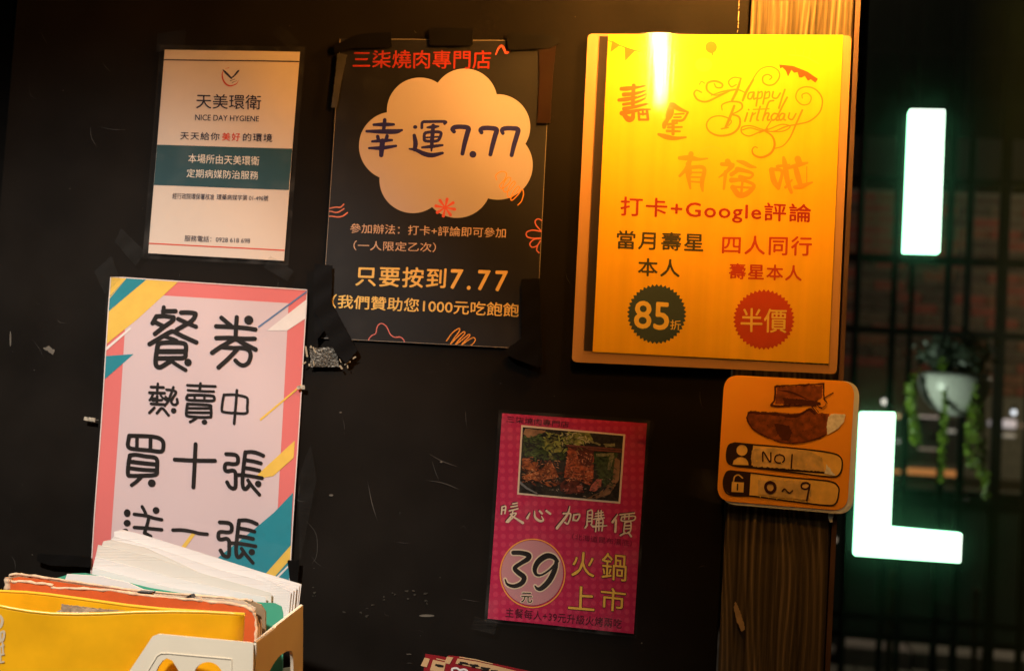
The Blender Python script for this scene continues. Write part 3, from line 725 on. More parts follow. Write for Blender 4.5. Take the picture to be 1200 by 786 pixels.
# ---- hot pot poster
K = T(560, 470, 2.709)
mg = mat('magenta_print', (0.46, 0.008, 0.065), rough=.5)
t = mg.node_tree; tc = t.nodes.new('ShaderNodeTexCoord'); mp = t.nodes.new('ShaderNodeMapping'); mp.inputs['Scale'].default_value = (118, 0, 118); mp.inputs['Rotation'].default_value = (0, math.radians(4), 0); t.links.new(tc.outputs['Object'], mp.inputs[0])
vo = t.nodes.new('ShaderNodeTexVoronoi'); vo.inputs['Scale'].default_value = 1; vo.inputs['Randomness'].default_value = 0.0; t.links.new(mp.outputs[0], vo.inputs[0])
rp = t.nodes.new('ShaderNodeValToRGB'); rp.color_ramp.elements[0].position = .28; rp.color_ramp.elements[0].color = (0.55, 0.03, 0.09, 1); rp.color_ramp.elements[1].position = .36; rp.color_ramp.elements[1].color = (0.46, 0.008, 0.065, 1)
t.links.new(vo.outputs['Distance'], rp.inputs[0]); t.links.new(rp.outputs[0], t.nodes['Principled BSDF'].inputs['Base Color'])
s = Sheet('poster', 'magenta hot pot poster with a food picture and the price 39', 'poster', [(588.8, 484), (758.2, 495.8), (742.7, 742), (571.8, 724)], mg, film_mat=f_dark, fm=[(585, 480), (762, 492), (746, 746.5), (568, 728)], seed=5)
crm = ink('cream', (0.75, 0.6, 0.42))
# the picture: layered flat print
FR = T(580, 490, 6.667)
I = s.I(4); I.poly(FR(parse('208,52 1020,125 980,665 175,592'))); s.ink('picture_border', I, crm, 1, 'thin cream picture border')
def food(name, m, layer, polys, lab=None, rough=.25):
    I = s.I(4)
    for q in polys: I.poly(FR(parse(q)), rough=rough)
    J = Ink(I.x0, I.y0, I.x0+(I.nx-1)/4, I.y0+(I.ny-1)/4, 4); J.poly(FR(parse('220,68 1004,136 967,648 190,580'))); J.F = J.F[:I.F.shape[0], :I.F.shape[1]]; I.F = np.minimum(I.F, J.F)
    s.ink(name, I, m, layer, lab)
def fm(n, c, v=.5, sc=260): return mat('picture_'+n, c, rough=.5, spec=.2, var=v, vscale=sc)
food('picture_ground', fm('dark', (.022, .018, .012), .6), 2, ['220,68 1004,136 967,648 190,580'], 'dark picture ground', 0)
food('greens', fm('green', (.035, .055, .012), .7), 3, ['225,140 330,120 400,170 520,240 580,320 480,330 350,320 215,290', '770,260 960,270 930,520 860,560 800,420'], 'dark leafy greens')
food('cabbage', fm('cabbage', (.20, .20, .04), .8, 220), 4, ['380,160 420,110 520,130 580,110 740,110 770,170 650,215 560,200 520,260 470,270 400,250', '420,240 455,240 460,310 425,330'], 'pale cabbage and lettuce')
food('picture_rim', fm('rim', (.24, .13, .06), .5, 90), 4, ['240,80 400,95 380,120 260,150 225,120', '940,300 980,330 970,480 900,590 780,630 720,625 840,560 920,480'], 'bowl rim')
food('shrimp', fm('shrimp', (.30, .085, .025), .6, 200), 5, ['215,310 300,300 340,350 330,410 250,400 215,380', '215,450 280,430 370,400 430,320 470,380 500,460 400,480 300,490 220,480', '350,500 430,490 500,520 430,535'], 'orange shrimp')
food('meat_slice', fm('meat', (.32, .07, .022), .7, 240), 6, ['575,225 640,240 660,330 750,370 775,290 770,470 745,520 640,480 540,460 560,330'], 'hanging meat slice')
food('meat_dark', fm('meat_dark', (.10, .022, .012), .5, 200), 7, ['575,215 780,225 770,330 740,375 670,360 640,260', '510,520 560,460 640,470 690,520 700,580 560,590 515,560'], 'dark seared meat and mushroom')
food('mushroom', fm('mushroom', (.4, .11, .07), .3), 8, ['750,530 800,470 840,480 830,530 780,570 740,565', '640,530 680,520 690,560 650,570', '540,545 575,550 570,575 545,570'], 'pink slices')
food('stalks', fm('stalks', (.2, .19, .08), .5), 8, ['900,285 935,290 905,400 880,400', '790,275 930,270 930,290 800,300', '740,170 830,200 825,212 740,185', '850,200 940,195 940,220 870,225'], 'pale stalks')
def dabs(n_, name, c, layer, x0, x1, y0, y1, sz, asp=1.6):
    I = s.I(5)
    for _ in range(n_):
        x, y = rng.uniform(x0, x1), rng.uniform(y0, y1); a = rng.normal(.2, .7); L = sz*rng.uniform(.4, 1.4); I.stroke(FR([(x-L*asp*math.cos(a), y-L*asp*math.sin(a)), (x, y-L*.3), (x+L*asp*math.cos(a), y+L*asp*math.sin(a))]), [.3, sz*rng.uniform(.5, 1)/6.667, .3])
    J = Ink(I.x0, I.y0, I.x0+(I.nx-1)/5, I.y0+(I.ny-1)/5, 5); J.poly(FR(parse('226,75 998,140 962,640 196,574'))); ny, nx = min(I.F.shape[0], J.F.shape[0]), min(I.F.shape[1], J.F.shape[1]); I.F = np.minimum(I.F[:ny, :nx], J.F[:ny, :nx]); s.ink(name, I, ink('dab_'+name+str(layer), c, var=.4), layer)
dabs(90, 'dark_leaf', (.012, .014, .006), 6, 220, 600, 110, 340, 16); dabs(45, 'light_leaf', (.28, .32, .06), 7, 380, 760, 110, 260, 12); dabs(50, 'leaf', (.06, .10, .02), 7, 230, 420, 130, 320, 12); dabs(40, 'leaf', (.05, .08, .02), 8, 780, 940, 270, 540, 14)
dabs(60, 'shrimp_shade', (.12, .03, .01), 7, 215, 520, 320, 520, 13); dabs(55, 'shrimp_light', (.55, .25, .11), 7, 220, 500, 320, 500, 7); dabs(60, 'meat_shade', (.14, .03, .01), 7, 560, 770, 240, 510, 13); dabs(70, 'meat_light', (.58, .24, .11), 8, 560, 760, 260, 500, 6)
dabs(70, 'shadow', (.01, .007, .005), 8, 220, 960, 480, 640, 15); dabs(35, 'glint', (.4, .33, .25), 9, 300, 940, 460, 620, 4); dabs(25, 'glint', (.45, .4, .2), 8, 520, 740, 115, 210, 9)
food('chopsticks', fm('chopstick', (.16, .05, .03), .2), 10, ['560,203 1000,238 1000,250 560,218', '700,232 1000,256 998,266 760,252'], 'brown chopsticks', 0)
food('bowl_edge', fm('steel', (.16, .16, .15), .2), 9, ['190,480 260,540 340,585 330,590 245,550 185,500'], 'steel bowl edge', .1)
mgd = ink('maroon', (0.07, 0.004, 0.015))
line(s, '三柒燒肉專門店', K, '93,46 290,64 289,84 92,66', mgd, thr=.42, k=8, sig=.12)
I = Ink(582, 585, 750, 632, 6)
cal = '''60,95 55,155;60,97 90,92 84,150;60,122 85,119;150,70 186,64;135,95 186,86;120,128 192,110;10-20:152,120 140,165 100,218;12:130,155 178,150 112,222;10-22:138,168 190,200 232,226
8-20:292,145 270,188;8-22-18-8:330,130 335,180 372,210 402,204 388,172;16:372,130 392,150;18:428,128 460,152
8-18-22:622,92 600,160 515,270;14:568,150 628,155 606,232 580,222;14:655,160 648,206;14:655,162 702,158 684,205 650,202
770,130 762,240;770,130 806,128 802,232;768,160 802,160;768,188 802,188;764,215 804,212;14:765,245 748,268;796,240 812,258;835,150 895,140;832,172 900,162;856,128 858,185;880,126 880,180;820,195 905,185;842,205 834,298;842,206 894,200 886,292;840,228 886,226;18-8:815,258 928,250;862,190 860,290
10-20:1015,160 975,220;18:1002,205 997,300;12:1035,160 1155,146;1078,155 1072,196;1112,152 1108,195;1050,178 1155,172 1146,206 1052,210 1050,178;1076,225 1124,220 1118,300 1070,305 1076,225;1072,250 1120,248;1072,276 1116,274;14:1078,310 1040,330;16:1104,305 1128,338'''
run_strokes(I, T(580, 580, 7.059), cal, 12); s.ink('lettering', I, crm, 3, 'cream brush characters')
I = Ink(582, 585, 750, 634, 5); run_strokes(I, T(579, 579, 7.059), '\n'.join(l for l in cal.splitlines()), 12); s.ink('lettering_shadow', I, mgd, 2, 'maroon drop shadow behind the cream characters')
line(s, '（北海道昆布湯底）', K, '300,418 490,440 489,460 299,438', ink('maroon2', (0.2, 0.006, 0.035)), thr=.5, k=8, sig=.1)
c = (624.3, 671.2)
I = Ink(580, 625, 670, 718, 4); I.dot(c, 38.6, 40.6); I.dot(c, 37.2, 39.2, cut=True); s.ink('ring', I, ink('ring_orange', (0.85, 0.36, 0.06)), 2, 'orange ring')
I = Ink(580, 625, 670, 718, 4); I.dot((c[0]-.4, c[1]-.6), 36.2, 38); s.ink('price_disc', I, mat('price_disc_print', (0.52, 0.24, 0.26), rough=.5), 2, 'dusty pink disc')
n39 = '''44-46-52-50-36-48-52-50-44-26-12:190,148 270,150 345,172 340,210 270,255 205,305 240,350 300,400 275,460 200,490 130,470 106,420
36-46-58-56-46-30-20-20-24:640,235 600,192 530,182 450,235 410,310 425,370 480,375 560,325 615,270
34-50-54-48-30-14:632,220 618,310 560,430 480,510 435,515 412,488'''
for e, m, ly, nm in ((26, crm, 3, 'figure_outline'), (0, blk, 4, 'figures')):
    I = Ink(580, 630, 670, 715, 5)
    for ln in n39.splitlines():
        ws, pt = ln.split(':'); t_ = T(580, 630, 8.733); pts = t_(parse(pt)); I.stroke(pts, [(float(q)+e)/8.733 for q in ws.split('-')])
    s.ink(nm, I, m, ly, 'price figures 39' if not e else 'cream outline of the price figures')
KK = T(580, 630, 8.733)
line(s, '元', KK, '268,553 386,558 384,662 266,657', crm, thr=.06, sig=.6, k=5, layer=3, name='figure_outline'); line(s, '元', KK, '270,555 384,560 382,660 268,655', blk, thr=.36, sig=.25, k=6, layer=4)
ye = ink('hotpot_yellow', (0.8, 0.48, 0.07))
for ch, q in (('火', '300,476 373,480 370,558 297,553'), ('鍋', '395,478 474,486 471,571 392,562'), ('上', '290,585 373,588 370,664 287,657'), ('市', '392,588 471,596 467,668 389,660')):
    line(s, ch, K, q, mgd, thr=.07, sig=.55, k=5, layer=2, name='lettering_outline'); line(s, ch, K, q, ye, thr=.3, sig=.25, k=5, layer=4, label='yellow outlined character')
line(s, '主餐每人+39元升級火烤兩吃', K, '90,653 458,690 456,720 88,683', mgd, thr=.38, k=7, sig=.15, space=1.05)

# ---- orange number card on an acrylic plate
CQ = [(849, 439), (1001.5, 447), (992.5, 598.5), (839.8, 586)]
CC = empty('number_card', tuple(P(918, 592)*np.array([1, 0, 1]))); CC.location[1] = -0.005
tag(CC, 'orange rounded card with handwritten NO1 and 0 to 9 on the timber post', 'card')
def card(name, I, m, d, label=None, thick=0, bev=0):
    uv, Fc = I.polys(); v = wall_pts(uv, .006); v[:, 1] = -d; o = mesh(name, v, Fc, m, CC, solid=thick, bevel=bev)
    if label: o['label'] = label
    return o
acr = mat('whitened_acrylic', (0.88, 0.93, 0.88), rough=.3, trans=.25, spec=.6)  # pale base colour stands in for the letter's light in the edge
I = Ink(830, 430, 1012, 612, 3); I.poly(rounded([(852, 440), (1007.6, 447.3), (999.0, 603), (843, 589.5)], 20, 9)); card('acrylic_plate', I, acr, .0075, 'acrylic plate, whitened so that its edge looks lit', .003, .0008)
om = mat('card_orange', (1.0, 0.42, 0.03), rough=.35, spec=.4, var=.12, vscale=14)
I = Ink(830, 430, 1012, 612, 3); I.poly(rounded(CQ, 18, 9)); card('printed_face', I, om, .0094, 'orange printed face')
cb = ink('card_brown', (0.085, 0.02, 0.008), var=.3); cy = ink('card_yellow', (0.92, 0.60, 0.14), var=.12); D1 = T(840, 440, 7.059); D2 = T(840, 510, 7.059)
semi = '262,310 290,300 340,303 480,300 600,312 690,308 760,268 820,308 930,315 905,487 800,530 680,555 560,555 400,500 290,440 250,380'
I = Ink(830, 430, 1012, 612, 5); I.poly(D1(parse(semi)), rough=.25); I.poly(D1(parse('500,100 720,84 872,84 872,180 800,225 600,235 480,235')), rough=.3)
card('rust_shape', I, mat('card_rust_print', (0.23, 0.062, 0.012), rough=.4, var=.55, vscale=170), .0096, 'mottled rust brown half round and slab')
I = Ink(830, 430, 1012, 612, 6)
for q, w_ in (('262,312 250,345 262,385 300,440 400,500 500,540 560,555 700,552 800,530 905,487', 2.2), ('265,308 300,303 345,310 480,318 600,330 690,320 760,280 810,310', 4.2), ('482,92 560,84 720,77 882,70', 3.0), ('882,70 886,185 905,238 868,270', 2.6), ('868,268 785,243 600,250 455,248 476,200 484,95', 3.2)):
    pts = spline(D1(parse(q)), 4)
    for a_, b_2 in zip(pts[:-1], pts[1:]): I.stroke([a_+rng.normal(0, .25, 2), b_2+rng.normal(0, .25, 2)], w_*rng.uniform(.6, 1.2)/1.4, smooth=False)
I.stroke(D1(parse('880,192 920,165 960,143')), 1.1); I.poly(D1(parse('470,390 520,400 600,420 620,470 590,540 540,530 500,480')), rough=.4); I.poly(D1(parse('520,320 700,320 660,350 560,345')), rough=.3); I.poly(D1(parse('540,180 640,190 850,215 860,240 560,238')), rough=.4); I.stroke(D1(parse('790,255 830,300')), 3); I.stroke(D1(parse('510,120 620,140 760,200')), [.5, 2.2, .5])
for _ in range(70): a_, b_2 = rng.uniform(280, 880), rng.uniform(310, 540); I.dot(D1([(a_, b_2)])[0], rng.uniform(.2, .6)) if 300+abs(a_-580)*.0 < b_2 < 545-((a_-600)/330)**2*120 else None
card('dark_shape', I, cb, .0098, 'dark brown edges and blotches of the shapes')
I = Ink(830, 430, 1012, 612, 6); I.stroke(D1(parse('800,262 838,312')), 1.0); I.stroke(D1(parse('825,250 860,292')), .8); I.stroke(D1(parse('880,205 908,240 870,275')), .8)
card('pale_cut', I, om, .0099)
I = Ink(830, 430, 1012, 612, 5); I.poly(D1(parse('945,315 1062,320 1050,380 1000,440 912,488 906,420 920,340')), rough=.2); I.poly(D2(parse('905,240 980,330 890,315')), rough=.3); card('torn_patch', I, mat('torn_foil', (0.88, 0.9, 0.88), rough=.4, metal=.0, var=.2, vscale=200), .0099, 'white torn patches, whitened further for the letter light')  # patch colour raised to imitate the lit letter shining on it
pills = ['150,60 300,75 600,100 930,140 1020,180 1035,250 1010,320 930,340 600,300 300,265 150,250 90,220 80,150 100,80', '110,290 300,310 600,345 920,375 1000,420 1005,480 980,560 900,575 600,540 300,500 120,490 65,450 55,370 80,305']
I = Ink(830, 430, 1012, 612, 5)
for q in pills: I.poly(spline(D2(parse(q+' '+q.split()[0])), 5)[:-1])
card('name_slot', I, cy, .0096, 'two yellow rounded slots')
I = Ink(830, 430, 1012, 612, 6)
for q in pills: I.stroke(D2(parse(q+' '+q.split()[0])), 1.5)
I.poly(D2(parse('150,60 300,75 285,262 150,250 90,220 80,150 100,80'))); I.poly(D2(parse('110,290 280,308 268,498 120,490 65,450 55,370 80,305'))); I.stroke(D2(parse('190,240 500,275 890,305')), [1.5, 2.5, 2.5])
for q in ('125,380 225,385 220,470 120,465',): I.poly(D2(parse(q)), cut=True)
I.dot(D2([(208, 122)])[0], 6.4, cut=True); I.poly(D2(parse('130,240 140,205 170,182 205,175 240,190 258,215 262,245')), cut=True); I.stroke(D2(parse('138,378 148,338 180,325 212,350')), 1.7, cut=True); I.stroke(D2(parse('172,402 170,448')), 1.8)
card('icon_panel', I, ink('card_black', (0.03, 0.012, 0.006)), .0098, 'black outlines with person and padlock icons')
tp = ink('old_tape', (0.72, 0.50, 0.18), var=.3)
I = Ink(830, 430, 1012, 612, 5); I.poly(D2(parse('290,120 330,105 560,105 760,130 870,180 890,300 700,285 300,255 280,190')), rough=.4); I.poly(D2(parse('340,370 560,365 770,380 785,500 740,530 500,510 340,480')), rough=.4); card('old_tape', I, tp, .0100, 'patches of yellowed tape under the handwriting')
I = Ink(830, 430, 1012, 612, 6); run_strokes(I, D2, '''12:380,212 383,135 440,218 446,142
11:518,156 552,172 556,205 530,224 495,222 478,200 488,168 518,156
13:622,158 618,210 614,268
24:440,385 472,400 480,440 455,468 420,462 402,430 412,398 440,385
11:540,458 560,440 582,462 602,472 625,455
13:765,400 735,388 702,400 700,430 735,442 762,425 768,400
14:766,415 755,470 742,535''', 12)
card('handwriting', I, ink('marker', (0.05, 0.012, 0.01)), .0103, 'handwritten NO1 and 0 to 9')
I = Ink(830, 430, 1012, 612, 6)
for i in range(9):
    for r, y0, sl in ((0, 205, .085), (1, 360, .06), (2, 505, .06)):
        x = 330+i*68+(30 if r else 0)
        if rng.random() < .85: I.dot(D2([(x, y0+(x-330)*sl+rng.normal(0, 3))])[0], .75, 1.3)
card('raised_dots', I, mat('dot_gold', (0.9, 0.62, 0.12), rough=.25), .0104, 'small raised glossy dots')
I = Ink(960, 595, 1000, 616, 5); I.poly([(971, 598), (978, 599), (976.5, 605), (975.5, 608), (975.8, 611.5), (972.5, 612.5), (970.5, 606)], rough=.3); card('tape_tail', I, mat('tape_tail', (.7, .75, .7), rough=.3), .006, 'pale tail of tape under the card', .0006)
v = wall_pts([(843, 572), (1004, 590), (1001, 606), (838, 596)], .011); v[:, 1] = -.0112
v2 = wall_pts([(812, 548), (850, 552), (846, 592), (806, 580)], .004); v2[:, 1] = [-.0045, -.0095, -.0095, -.0045]
mesh('clear_tape', v2, [(3, 2, 1, 0)], film('clear_tape', rough=.25, dust=.012, gain=.8), CC)

# ================================================================== TAPE
tape_m = mat('black_tape', (0.004, 0.0035, 0.003), rough=.45, spec=.12, bump=.25, bscale=60)
grey_t = mat('worn_grey_tape', (0.045, 0.042, 0.036), rough=.4, bump=.4, bscale=90, var=.3)
brn_t = mat('brown_packing_tape', (0.018, 0.0075, 0.003), rough=.3, spec=.35, bump=.35, bscale=60, var=.3, vscale=20)
def tape(pts, label, m=tape_m, d=.0062, rough=.25, cat='tape', name='tape_strip', group='strips of tape on the black wall'):
    p = np.array(pts, float); I = Ink(p[:, 0].min()-2, p[:, 1].min()-2, p[:, 0].max()+2, p[:, 1].max()+2, 3); I.poly(p, rough=rough)
    uv, Fc = I.polys(); v = wall_pts(uv, .003); k = np.array([12, 17]); w_ = .00015*np.sin(uv@k*.012)
    o_ = v.mean(0)*np.array([1, 0, 1]); v[:, 1] = -d-w_; o = mesh(name, v, Fc, m, origin=o_, smooth=False, solid=.0005); tag(o, label, cat, group); return o
tape(A(parse('88,100 200,44 357,34 361,107 175,112 92,134')), 'black tape strip over the top left corner of the black poster')
tape(A(parse('535,14 738,14 739,98 536,99')), 'short black tape piece over the middle of the black poster\'s top edge')
tape(A(parse('895,40 1060,44 1140,62 1146,84 1100,112 905,120')), 'black tape over the top right corner of the black poster')
tape(A(parse('1046,64 1128,84 1112,250 1100,458 1040,462 1050,250')), 'shiny brown tape running down the upper right side of the black poster', brn_t, d=.0052)
tape(A(parse('105,134 148,140 122,270 100,390 74,386 92,260')), 'grey worn tape running down the upper left side of the black poster', grey_t, d=.0052)
tape(B(parse('104,318 182,326 176,470 178,560 106,650 100,500')), 'vertical black tape at the lower left side of the black poster')
tape(B(parse('108,520 176,480 286,682 240,738 200,700')), 'slanted black tape over the lower left corner of the black poster', d=.007)
tape(B(parse('970,384 1046,380 1052,560 1060,742 1040,752 985,700 968,620')), 'vertical black tape at the lower right side of the black poster')
tape(B(parse('972,630 1050,668 1045,720 1040,752 930,712 898,682')), 'slanted black tape under the lower right corner of the black poster', d=.007)
glm = mat('glitter_tape', (0.11, 0.10, 0.08), rough=.35, metal=.6, var=.8, vscale=420, bump=1.0, bscale=500)
C3 = T(340, 380, 11.23); o = tape(C3(parse('262,305 590,300 625,400 655,560 275,562')), 'silvery crinkled tape between the ticket poster and the black poster', glm, d=.0048, rough=.5)
I = Ink(352, 400, 420, 436, 6)
for q in ('315,310 345,370', '320,490 325,540', '285,290 288,305', '660,460 680,500', '670,550 690,580', '765,545 768,570', '215,300 235,420', '180,520 215,500', '730,530 800,490', '262,530 264,540', '840,450 870,430'): I.stroke(C3(parse(q)), rng.uniform(.8, 2.2))
for _ in range(40): x, y = rng.uniform(270, 640), rng.uniform(310, 560); I.dot(C3([(x, y)])[0], rng.uniform(.15, .4))
uv, Fc = I.polys(); v = wall_pts(uv, .003); v[:, 1] = -.0062; mesh('foil_fleck', v, Fc, mat('foil_fleck', (.45, .38, .26), rough=.35, metal=.3), o)['kind'] = 'stuff'
tape([(46, 648), (108, 651), (108, 664), (60, 662), (45, 657)], 'black tape at the lower left side of the ticket poster')
tape([(338, 656), (352, 655), (350, 682), (341, 682)], 'small black tape at the lower right side of the ticket poster')
clr = film('clear_adhesive_tape', rough=.35, dust=.002, gain=.25)
clear = [([(112, 318), (132, 300), (142, 328), (124, 345)], 'clear tape at the top left corner of the ticket poster'), ([(143, 268), (172, 296), (160, 312), (136, 284)], 'clear tape below the left corner of the pest control notice'),
         ([(186, 40), (220, 36), (216, 58), (184, 62)], 'clear tape at the top left corner of the pest control notice'), ([(330, 30), (352, 50), (340, 58), (318, 40)], 'clear tape at the top right corner of the pest control notice'),
         ([(318, 300), (345, 318), (338, 330), (310, 314)], 'clear tape at the bottom right corner of the pest control notice'), ([(557, 722), (584, 728), (580, 742), (552, 736)], 'clear tape at the lower left corner of the magenta poster'),
         ([(740, 488), (768, 494), (764, 514), (740, 508)], 'clear tape at the top right corner of the magenta poster'),
         ([(350, 560), (365, 520), (372, 560), (352, 660)], 'clear tape beside the right edge of the ticket poster')]
for p, lab in clear: tape(p, lab, clr, d=.0060, group='clear tape pieces on the black wall')
for p, lab in (([(100, 488), (113, 490), (112, 494), (100, 492)], 'tiny pale tape scrap on the left edge of the ticket poster'), ([(349, 452), (358, 451), (358, 456), (349, 456)], 'tiny pale tape scrap on the right edge of the ticket poster')):
    tape(p, lab, mat('tape_scrap', (.4, .36, .28), rough=.4, var=.5, vscale=300), d=.0058, group='tiny tape scraps')

# ================================================================== FILE BOXES AND PAPERS
TABZ = float(P(150, 1010, .2)[2])
cream = mat('cream_plastic', (0.84, 0.75, 0.57), rough=.42, spec=.4, var=.05, vscale=14, bump=.08, bscale=300)
root = empty('file_box', (P(220, 900, .17)[0], -.17, TABZ)); tag(root, 'cream plastic file box with round openings, standing at the bottom left', 'file box')
Q = T(100, 610, 4.465); dF, dB = .24, .10
def shape_on(name, I, m, p0, nrm, parent, thick=.0025, label=None, bev=.0006, soff=0.0, floor=None):
    uv, Fc = I.polys(10); v = plane_pts(uv, np.array(p0), np.array(nrm)); o = mesh(name, v, Fc, m, parent, solid=thick, bevel=bev, soff=soff)
    if label: o['label'] = label
    return o
I = Ink(20, 730, 302, 1015, 1.6)
ft = Q(parse('60,1800 60,1000 232,786 330,640 355,602 385,590 860,634 882,640 868,1800')); I.poly(ft)
# openings
for c, r in (((645, 812), 76), ((645, 1010), 80), ((645, 1230), 80), ((645, 1450), 80), ((440, 1010), 76), ((440, 1230), 78), ((440, 1450), 78)): I.dot(Q([c])[0], r/4.465, cut=True)
I.poly(Q(parse('330,880 385,760 408,728 430,716 458,728 490,780 495,880')), cut=True)
I.poly([(20, 1008), (310, 1008), (310, 1030), (20, 1030)], cut=True)
shape_on('front_panel', I, cream, P(298, 752, dF), (0, 1, 0), root, .003, 'front panel with round openings')
I = Ink(100, 730, 302, 1000, 3); rimp = Q(parse('225,1000 300,830 375,705 395,693 430,692 765,722 768,1600')); I.stroke(rimp, 1.0, smooth=False)
shape_on('raised_rib', I, cream, P(298, 752, dF+.0017), (0, 1, 0), root, .0008, bev=0)
pA, pB = P(298.5, 752.5, dF), P(353, 709, dB); hx = np.array([pB[0]-pA[0], pB[1]-pA[1], 0.0]); nr = np.cross(hx, [0, 0, 1]); nr /= np.linalg.norm(nr)
I = Ink(285, 695, 365, 1010, 2.5); I.poly([(298.5, 752.5), (321, 735), (321.5, 733), (353.5, 708.5), (353.5, 730), (352, 1003), (293, 1020)])
def hole(pts, **k): I.poly(spline(pts+[pts[0]], 5)[:-1], cut=True)
hole([(312, 800), (312, 790), (324, 770), (337, 762), (341.5, 768), (342, 800), (340, 850), (327, 868), (313, 860)])
shape_on('side_panel', I, cream, pA, nr, root, .003, 'side panel with an arched opening')
V, Fc = tube([P(298.5, 753, dF), P(320, 735.5, .187), P(353, 709.5, dB)], .0016, 6); mesh('rim_bead', V, Fc, cream, root, smooth=True)
zb = TABZ+.002
V, Fc = slab([(pA[0]-.23, pA[1], zb), (pA[0]-.004, pA[1], zb), (pB[0]-.004, pB[1], zb), (pB[0]-.25, pB[1], zb)], (0, 0, .003)); mesh('bottom_panel', V, Fc, cream, root)
V, Fc = slab([(pB[0]-.25, pB[1]+.004, zb), (pB[0]-.003, pB[1]+.004, zb), (pB[0]-.003, pB[1]+.004, pB[2]-.06), (pB[0]-.25, pB[1]+.004, pB[2]-.12)], (0, -.003, 0)); mesh('back_panel', V, Fc, cream, root)

# yellow plastic wallet-like holder
ym = mat('yellow_plastic', (0.86, 0.43, 0.008), rough=.32, spec=.45, var=.13, vscale=22, bump=.15, bscale=40)
yr = empty('yellow_holder', (P(120, 900, .2)[0], -.2, TABZ)); tag(yr, 'bright yellow plastic document holder with an open curved top, at the bottom left corner', 'document holder')
rim = [(287, 719.8, .207), (270, 718.9, .209), (240, 717.2, .212), (205, 716.6, .216), (160, 717.3, .221), (120, 719.2, .225), (90, 719.8, .228), (60, 719, .231), (35, 716.5, .234), (12, 712.6, .236), (2, 710.5, .237), (-8, 708.5, .236), (-40, 700, .225), (-60, 692, .20), (-58, 689, .185), (-40, 689.5, .178), (0, 692.7, .178), (30, 694, .180), (58, 696.8, .182), (100, 702.5, .186), (150, 709.5, .192), (190, 713.7, .198), (230, 716.2, .203), (287, 719.9, .2065)]
# the wallet is clipped to a rounded right end
RP = np.array([P(*q) for q in rim]); n = len(RP); zs = [0, -.002, -.02, -.06, -.12]; V = []
for dz in zs: V += [tuple(p+np.array([0, 0, dz])) for p in RP]
V += [(p[0], p[1], TABZ+.001) for p in RP]
Fc = [(j*n+i, j*n+i+1, (j+1)*n+i+1, (j+1)*n+i) for j in range(len(zs)) for i in range(n-1)]
mesh('wallet_wall', V, Fc, ym, yr, smooth=True, solid=.0018, bevel=0)
V, Fc = tube([p+np.array([0, 0, .0003]) for p in RP], .0017, 6); mesh('rolled_rim', V, Fc, mat('yellow_rim', (.9, .52, .03), rough=.3, spec=.5), yr, smooth=True)
# cut-off white sticker at far left
uv = [(-14, 716), (6.5, 720), (9, 786), (-12, 786)]
v = wall_pts([(-12, 717), (6.5, 721), (8.5, 800), (-10, 800)], .2385); v[:, 1] = -.2395
I = Ink(-14, 712, 8, 800, 5)
run_strokes(I, T(0, 670, 6.775), '22:-40,350 -5,345 18,380 5,430 -30,440\n18:-30,500 30,470 22,540 -10,520;16:5,480 5,550\n14:-20,600 30,580;14:20,560 25,640;14:-20,660 30,650;14:0,600 5,700;14:-20,720 28,710', 16)
uvp, Fc = I.polys(); vv = wall_pts(uvp, .2378); vv[:, 1] = -.2379+.0; o = mesh('sticker_print', vv, Fc, mat('sticker_white', (.62, .5, .34), rough=.5), yr); o['label'] = 'fragment of white print at the cut-off left end'
# receipts inside the yellow holder
rm = mat('kraft_receipt', (.34, .25, .16), rough=.8, var=.6, vscale=160)
bn = empty('paper_bundle', P(105, 716, .205)); bn.location[2] = TABZ; tag(bn, 'bundle of folded brown slips tucked inside the yellow holder', 'papers')
for k, (pts, d, m) in enumerate(((((72, 707.5), (150, 716), (150, 800), (70, 800)), .196, rm), (((66, 716.5), (80, 711), (148, 715.5), (148, 800), (66, 800)), .203, rm), (((60, 717.2), (104, 716.6), (110, 800), (60, 800)), .209, mat('white_slip', (.75, .7, .62), rough=.7)))):
    I = Ink(55, 700, 155, 802, 3); I.poly(pts, rough=.35); shape_on('folded_slip', I, m, P(100, 716, d), (0, 1, 0), bn, .0012, bev=0)

# orange board folder
of = mat('orange_board', (0.66, 0.115, 0.02), rough=.5, var=.15, vscale=30, bump=.2); ed = mat('cut_board_edge', (0.68, 0.50, 0.32), rough=.8, var=.3, vscale=120); kb = mat('grey_brown_board', (.28, .19, .10), rough=.8, var=.35, vscale=50)
fo = empty('orange_folder', P(150, 800, .155)); fo.location[2] = TABZ; tag(fo, 'worn orange board folder with frayed pale edges, behind the yellow holder', 'folder')
def board(pts, d, m, name, label, edge=True, th=.003, rough=0.0, em=None):
    p = np.array(pts); I = Ink(p[:, 0].min()-3, p[:, 1].min()-3, p[:, 0].max()+3, 860, 2.5); q = [tuple(a) for a in pts]; I.poly(q, rough=rough)
    o = shape_on(name, I, m, P(100, 700, d), (0, 1, 0), fo, th, label, bev=0)
    return o
fc = [(13, 681.5), (30, 681.2), (60, 685), (62, 688.5), (90, 689), (130, 692), (175, 697.5), (225, 702.5), (243, 704.2), (275, 707.8), (290, 711.5), (297.5, 718), (300, 728), (300, 860), (13, 860)]
bc = [(11, 674), (20, 672.5), (35, 674), (70, 679), (120, 686), (160, 691.5), (222, 697), (280, 702), (296, 704), (306, 708), (311.5, 716), (311.5, 860), (11, 860)]
board(bc, .140, kb, 'back_board', 'grey brown back board'); board([(a, b+(1.4 if i < 11 else 0)) for i, (a, b) in enumerate([(12, 676), (22, 674), (40, 676), (75, 681), (120, 687.4), (160, 692.6), (215, 698), (219, 860), (12, 860)])], .1425, of, 'lining', 'orange lining of the back board', th=.001)
